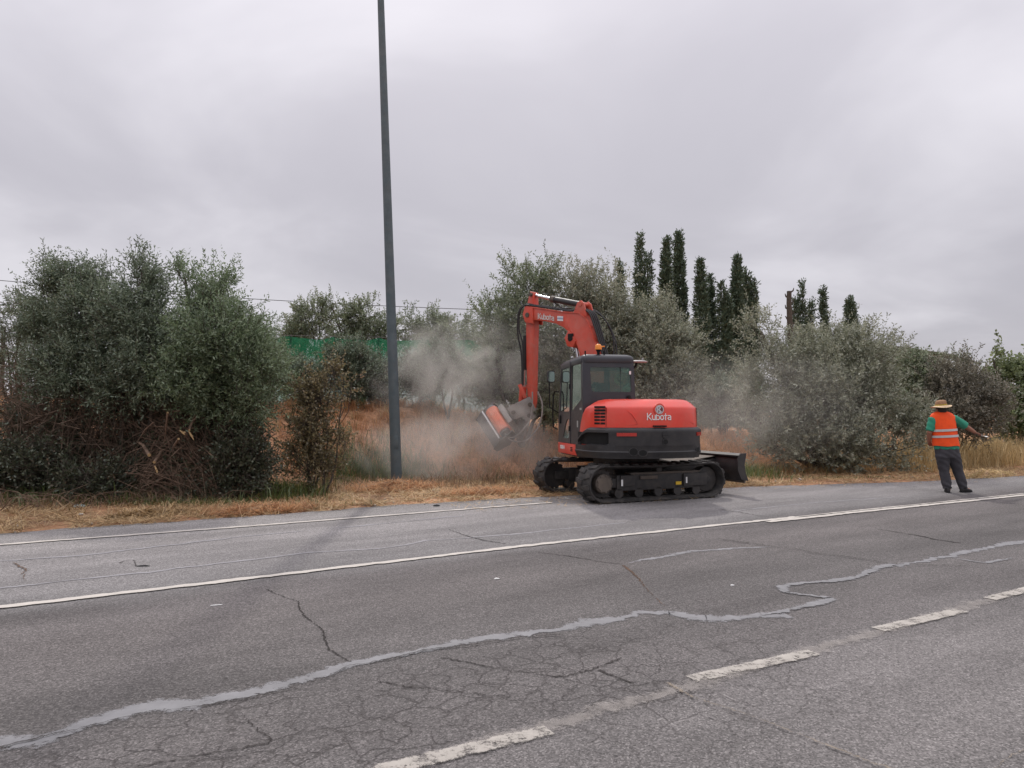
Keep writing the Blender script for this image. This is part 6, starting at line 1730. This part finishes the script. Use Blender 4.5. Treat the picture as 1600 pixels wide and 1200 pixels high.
# hair at the nape
m = MB(); m.ell([(head.x, head.y - .005, head.z - .055, .074, .096), (head.x, head.y - .008, head.z - .02, .084, .104), (head.x, head.y - .005, head.z + .04, .086, .106), (head.x, head.y, head.z + .09, .06, .07)], 20); m.build('hair', plain('dark_hair', (.03, .024, .02), .9, var=.2), PER_, 60)
# shirt: trunk hem + sleeves
m = MB()
m.ell([(P2(1481.5, 0).x, .01, P2(0, 703).z, .232, .16), (P2(1481.5, 0).x, .01, P2(0, 700).z, .234, .162), (P2(1480, 0).x, .01, P2(0, 692).z, .225, .155), (P2(1478, 0).x, .01, P2(0, 680).z, .22, .15), (P2(1477, 0).x, 0, P2(0, 668).z, .22, .14), (P2(1476, 0).x, 0, P2(0, 656).z, .225, .125), (P2(1475, 0).x, 0, P2(0, 650).z, .14, .10), (P2(1474.5, 0).x, 0, P2(0, 648.5).z, .085, .085)], 28)
m.tube([P2(1484, 655), sR, sR.lerp(eR, .5), sR.lerp(eR, .92), sR.lerp(eR, 1.02)], [.07, .088, .084, .080, .078], 16)
m.tube([P2(1467, 655), sL, sL.lerp(eL, .5), sL.lerp(eL, .80), sL.lerp(eL, .88)], [.07, .084, .080, .078, .076], 16)
sh_o = fuse('shirt', m, .012, SHIRT, PER_, 3)
for v in sh_o.data.vertices:
    q = v.co; v.co = q + v.normal * .003 * math.sin(q.z * 52 + q.x * 48)
# vest over it
def vest_ring(py, cx, rx, ry, n=36): return [(P2(cx, 0).x + rx * math.cos(2 * math.pi * q / n), .005 + ry * math.sin(2 * math.pi * q / n), P2(0, py).z) for q in range(n)]
m = MB()
VR = ((697.5, 1480.5, .246, .178), (690, 1479.5, .242, .178), (680, 1478.2, .238, .174), (672, 1477.5, .236, .168), (665, 1477, .236, .160), (658, 1476.2, .236, .150), (652, 1475.8, .236, .140), (648, 1475.2, .200, .125), (645.5, 1475, .140, .11), (644.3, 1474.5, .100, .100))
m.loft([[(p[0] * (1 + .006 * math.sin(i * 3 + j * 1.9)), p[1] + .007 * math.sin(j * .9 + i * 2.3), p[2] + (.006 * math.sin(j * .7) if i == 0 else 0)) for j, p in enumerate(vest_ring(*q))] for i, q in enumerate(VR)]); vest = m.build('vest', VEST, PER_, 60)
def at_ring(py):
    ys = [q[0] for q in VR]
    for a, b_ in zip(VR[:-1], VR[1:]):
        if a[0] >= py >= b_[0]:
            t = (a[0] - py) / (a[0] - b_[0]); return (py,) + tuple(a[j] + (b_[j] - a[j]) * t for j in (1, 2, 3))
def tilt(rings, s): return [[(p[0], p[1], p[2] + s * (p[0] - P2(1478, 0).x)) for p in r_] for r_ in rings]
for y0, y1 in ((674.8, 671.2), (684.2, 680.6)):
    m = MB(); rr2 = []
    for y in (y0, (y0 + y1) / 2, y1):
        q = at_ring(y); rr2.append(vest_ring(q[0], q[1], q[2] + .011, q[3] + .013))
    m.loft(tilt(rr2, .055), True, False); m.build('reflective_band', BAND, vest, 60)
# trousers
m = MB()
m.ell([(P2(1482.5, 0).x, .01, P2(0, 716).z, .20, .15), (P2(1482, 0).x, .01, P2(0, 708).z, .225, .158), (P2(1481.5, 0).x, .01, P2(0, 700).z, .232, .155)], 28)
m.tube([P2(1475, 708), hipL + Vector((0, 0, -.05)), hipL.lerp(kneeL, .5), kneeL, kneeL.lerp(ankL, .5), ankL + Vector((-.01, 0, -.01))], [.12, .128, .112, .094, .088, .080], 16)
m.tube([P2(1490, 708), hipR + Vector((0, 0, -.05)), hipR.lerp(kneeR, .5), kneeR, kneeR.lerp(ankR, .5), ankR + Vector((-.01, 0, -.01))], [.12, .128, .112, .094, .088, .080], 16)
tr_o = fuse('trousers', m, .012, TROUS, PER_, 3)
for v in tr_o.data.vertices:
    q = v.co; fold = .005 * math.sin(q.z * 44 + q.x * 40 + 3 * math.sin(q.z * 11 + q.y * 9)) * (1.5 if q.z < .22 else .7)
    v.co = q + v.normal * fold
# shoes
def shoe(a, d):
    d = Vector(d).normalized(); s = Vector((-d.y, d.x, 0)); base = Vector((a.x, a.y, 0))
    rings = []
    for t, w, h in ((-.085, .028, .07), (-.06, .040, .10), (.0, .044, .105), (.06, .046, .085), (.12, .052, .062), (.17, .046, .05), (.20, .024, .035)):
        c = base + d * t
        rings.append([c + s * w * math.cos(q) + Vector((0, 0, .002 + (h / 2) * (1 + math.sin(q)))) for q in [2 * math.pi * j / 14 for j in range(14)]])
    m = MB(); m.loft(rings); sh = m.build('shoe', SHOE, PER_, 60)
    m = MB(); m.prism([(t, w) for t, w in ((-.09, .03), (.0, .044), (.12, .052), (.20, .03))] + [(t, -w) for t, w in ((.20, .03), (.12, .052), (.0, .044), (-.09, .03))], lambda p, q: base + d * p[0] + s * p[1] + Vector((0, 0, .018 * q))); m.build('sole', BLACK, sh, 40)
shoe(ankL, (.45, .9, 0)); shoe(ankR, (.93, .35, 0))
# hat
hc = head + Vector((-.005, 0, .055)); n = 40
def hat_ring(rx, ry, z, wav=0.0): return [(hc.x + rx * math.cos(2 * math.pi * q / n), hc.y + ry * math.sin(2 * math.pi * q / n), hc.z + z + wav * (math.cos(2 * math.pi * q / n) ** 2) + .10 * rx * math.cos(2 * math.pi * q / n)) for q in range(n)]
m = MB(); m.loft([hat_ring(.092, .108, .012), hat_ring(.14, .155, .0, .006), hat_ring(.182, .195, -.022, .030), hat_ring(.184, .197, -.016, .032), hat_ring(.14, .155, .010, .008), hat_ring(.098, .114, .026)], True, False)
hat = m.build('hat_brim', STRAWHAT, PER_, 60)
m = MB(); m.loft([hat_ring(.098, .114, .0), hat_ring(.096, .112, .05), hat_ring(.090, .105, .095), hat_ring(.074, .088, .122), hat_ring(.045, .055, .128)]); m.build('hat_crown', HATTOP, hat, 60)
m = MB(); m.loft([hat_ring(.101, .117, .016), hat_ring(.101, .117, .046)], True, False); m.build('hat_band', HATBAND, hat, 60)
# paper in his right hand
tip = wR + hd * .13
m = MB(); u_ = hd; v_ = Vector((-.35, 1, .12)).normalized()
rings = []
for i in range(7):
    t = i / 6; c = tip + u_ * (t * .20 - .05) + Vector((0, 0, -.018 * math.sin(t * 3) ))
    rings.append([c - v_ * .05 + Vector((0, 0, .0012)), c + Vector((0, 0, .012)), c + v_ * .05 + Vector((0, 0, .0012)), c + v_ * .05, c + Vector((0, 0, .0108)), c - v_ * .05])
m.loft(rings); pp = m.build('paper_sheet', PAPER, None, 60); pp.location = PER_.location
tag(pp, 'white sheet of paper held in the right hand of the man in the vest', 'paper')

# operator in the cab, dim behind the glass
OPX = Matrix.Translation(Vector(EXC.location)) @ MS
op_b = OPX @ Vector((-.56, .10, 1.362))
OP = empty('person', op_b, 'seated operator in dark clothes inside the excavator cab', 'person')
MI = MS.copy()
m = MB(MI)
m.ball((0, .02, .66), (.078, .098, .115), 12)
m.tube([(0, 0, .58), (0, -.01, .5)], [.058, .07], 10)
m.ell([(0, .0, .02, .19, .14), (0, -.01, .2, .18, .12), (0, -.02, .38, .205, .12), (0, -.02, .47, .19, .10), (0, -.01, .53, .09, .08)])
for s in (-1, 1):
    m.tube([(s * .18, -.01, .46), (s * .25, .05, .26), (s * .26, .26, .24)], [.062, .05, .034], 10)
    hand(m, (s * .26, .26, .24), (0, .8, -.3), (-s, 0, -.3), .95, .9, -s)
    m.tube([(s * .1, .05, .05), (s * .13, .42, .10), (s * .13, .50, -.26)], [.09, .068, .045], 10)
    m.tube([(s * .13, .47, -.28), (s * .13, .62, -.31)], [.042, .035], 8)
    m.ball((s * .08, .02, .645), (.012, .024, .03), 6)
m.tube([(0, .11, .65), (0, .135, .63)], [.012, .016], 8)
fuse('body', m, .009, SKIN, OP, 3)
m = MB(MI)
m.ell([(0, .0, .0, .205, .155), (0, -.01, .2, .2, .14), (0, -.02, .38, .225, .14), (0, -.02, .47, .205, .115), (0, -.01, .525, .09, .085)])
for s in (-1, 1): m.tube([(s * .17, -.01, .46), (s * .25, .05, .26), (s * .262, .12, .25)], [.08, .068, .06], 12)
fuse('shirt', m, .014, plain('navy_work_shirt', (.03, .035, .05), .9, var=.2), OP, 2)
m = MB(MI)
for s in (-1, 1): m.tube([(s * .09, -.02, .05), (s * .13, .42, .10), (s * .13, .50, -.24)], [.105, .085, .065], 12)
m.build('trousers', TROUS, OP, 60)
m = MB(MI); m.ell([(0, .0, .66, .085, .10), (0, .0, .72, .085, .105), (0, .0, .77, .05, .06)], 16); m.build('hair', plain('dark_hair', (.03, .024, .02), .9), OP, 60)
# straw hat hung inside the right-hand window
ht = OPX @ Vector((-.20, -.30, 2.19))
n = 28
m = MB(); RH = MS.to_3x3() @ Matrix.Rotation(R(80), 3, 'X')
def hr(r_, z): return [RH @ Vector((r_ * 1.1 * math.cos(2 * math.pi * q / n), r_ * math.sin(2 * math.pi * q / n), z)) for q in range(n)]
m.loft([hr(.08, .0), hr(.135, -.008), hr(.137, .0), hr(.083, .01), hr(.078, .06), hr(.06, .085), hr(.02, .09)], True, True)
o = m.build('straw_hat', STRAWHAT, None, 60); o.location = ht
tag(o, 'round straw hat hanging inside the rear cab window', 'hat')
# hanging peg so the hat is held
m = MB(MS); m.tube([(-.05, -.26, 2.24), (-.15, -.27, 2.23), (-.20, -.28, 2.22)], .008, 6); m.build('coat_hook', BLACK, EXC, 50)

# ================================================================== DUST
def dust_material(name, dens, scale, thr, seed, col=(0.97, 0.93, 0.885)):
    m, n, l = new_mat(name)
    out = n.new('ShaderNodeOutputMaterial'); v = n.new('ShaderNodeVolumePrincipled')
    v.inputs['Color'].default_value = (*col, 1); v.inputs['Anisotropy'].default_value = .35
    tc = n.new('ShaderNodeTexCoord')
    ctr = n.new('ShaderNodeMapping'); ctr.inputs['Location'].default_value = (-1, -1, -1); ctr.inputs['Scale'].default_value = (2, 2, 2); l.new(tc.outputs['Generated'], ctr.inputs[0])
    ln = n.new('ShaderNodeVectorMath'); ln.operation = 'LENGTH'; l.new(ctr.outputs[0], ln.inputs[0])
    fall = ramp(n, [(0.15, 1.0), (0.55, .55), (0.97, 0.0)], 'EASE'); l.new(ln.outputs['Value'], fall.inputs[0])
    mp = n.new('ShaderNodeMapping'); mp.inputs['Location'].default_value = (seed, seed * 1.7, 0); l.new(tc.outputs['Object'], mp.inputs[0])
    nf = noise(n, l, mp.outputs[0], scale, 5, .6, .7)
    cr = ramp(n, [(thr, 0.0), (thr + .34, 1.0)], 'EASE'); l.new(nf, cr.inputs[0])
    d = math_n(n, l, 'MULTIPLY', math_n(n, l, 'MULTIPLY', fall.outputs[0], cr.outputs[0]), dens)
    l.new(d, v.inputs['Density'])
    l.new(v.outputs[0], out.inputs['Volume'])
    return m
def dust(label, c, r, dens, scale, thr, seed, rot=0.0):
    m = MB(); m.ball((0, 0, 0), r, 12)
    o = m.build('dust_cloud', dust_material('dust_%d' % seed, dens, scale, thr, seed), None, 60)
    o.location = c; o.rotation_euler = (0, 0, rot)
    tag(o, label, 'dust', kind='stuff')
dust('pale plume of dust rising between the tall pole and the flail head', pt(712, 590, 17.7), (2.5, 1.2, 2.1), .95, 1.1, .37, 3)
dust('low dust rolling over the ditch right of the tall pole', pt(725, 705, 16.4), (3.1, 1.2, 1.1), 1.0, .85, .34, 5, .2)
dust('thin dust hanging behind the excavator and over the huge olive bush', pt(1170, 640, 16.9), (3.9, .9, 1.8), .26, .55, .30, 8, .1)
dust('faint dust hanging before the olive behind the arm', pt(830, 560, 18.3), (2.6, .8, 2.1), .28, .6, .30, 9)
dust('pale dust drifting low behind the right end of the red hood', pt(1120, 655, 15.9), (1.8, .7, 1.0), .38, .8, .32, 12)
dust('dust thrown up round the flail head', pt(778, 672, 15.75), (1.15, .5, .9), 1.5, 1.3, .34, 14)
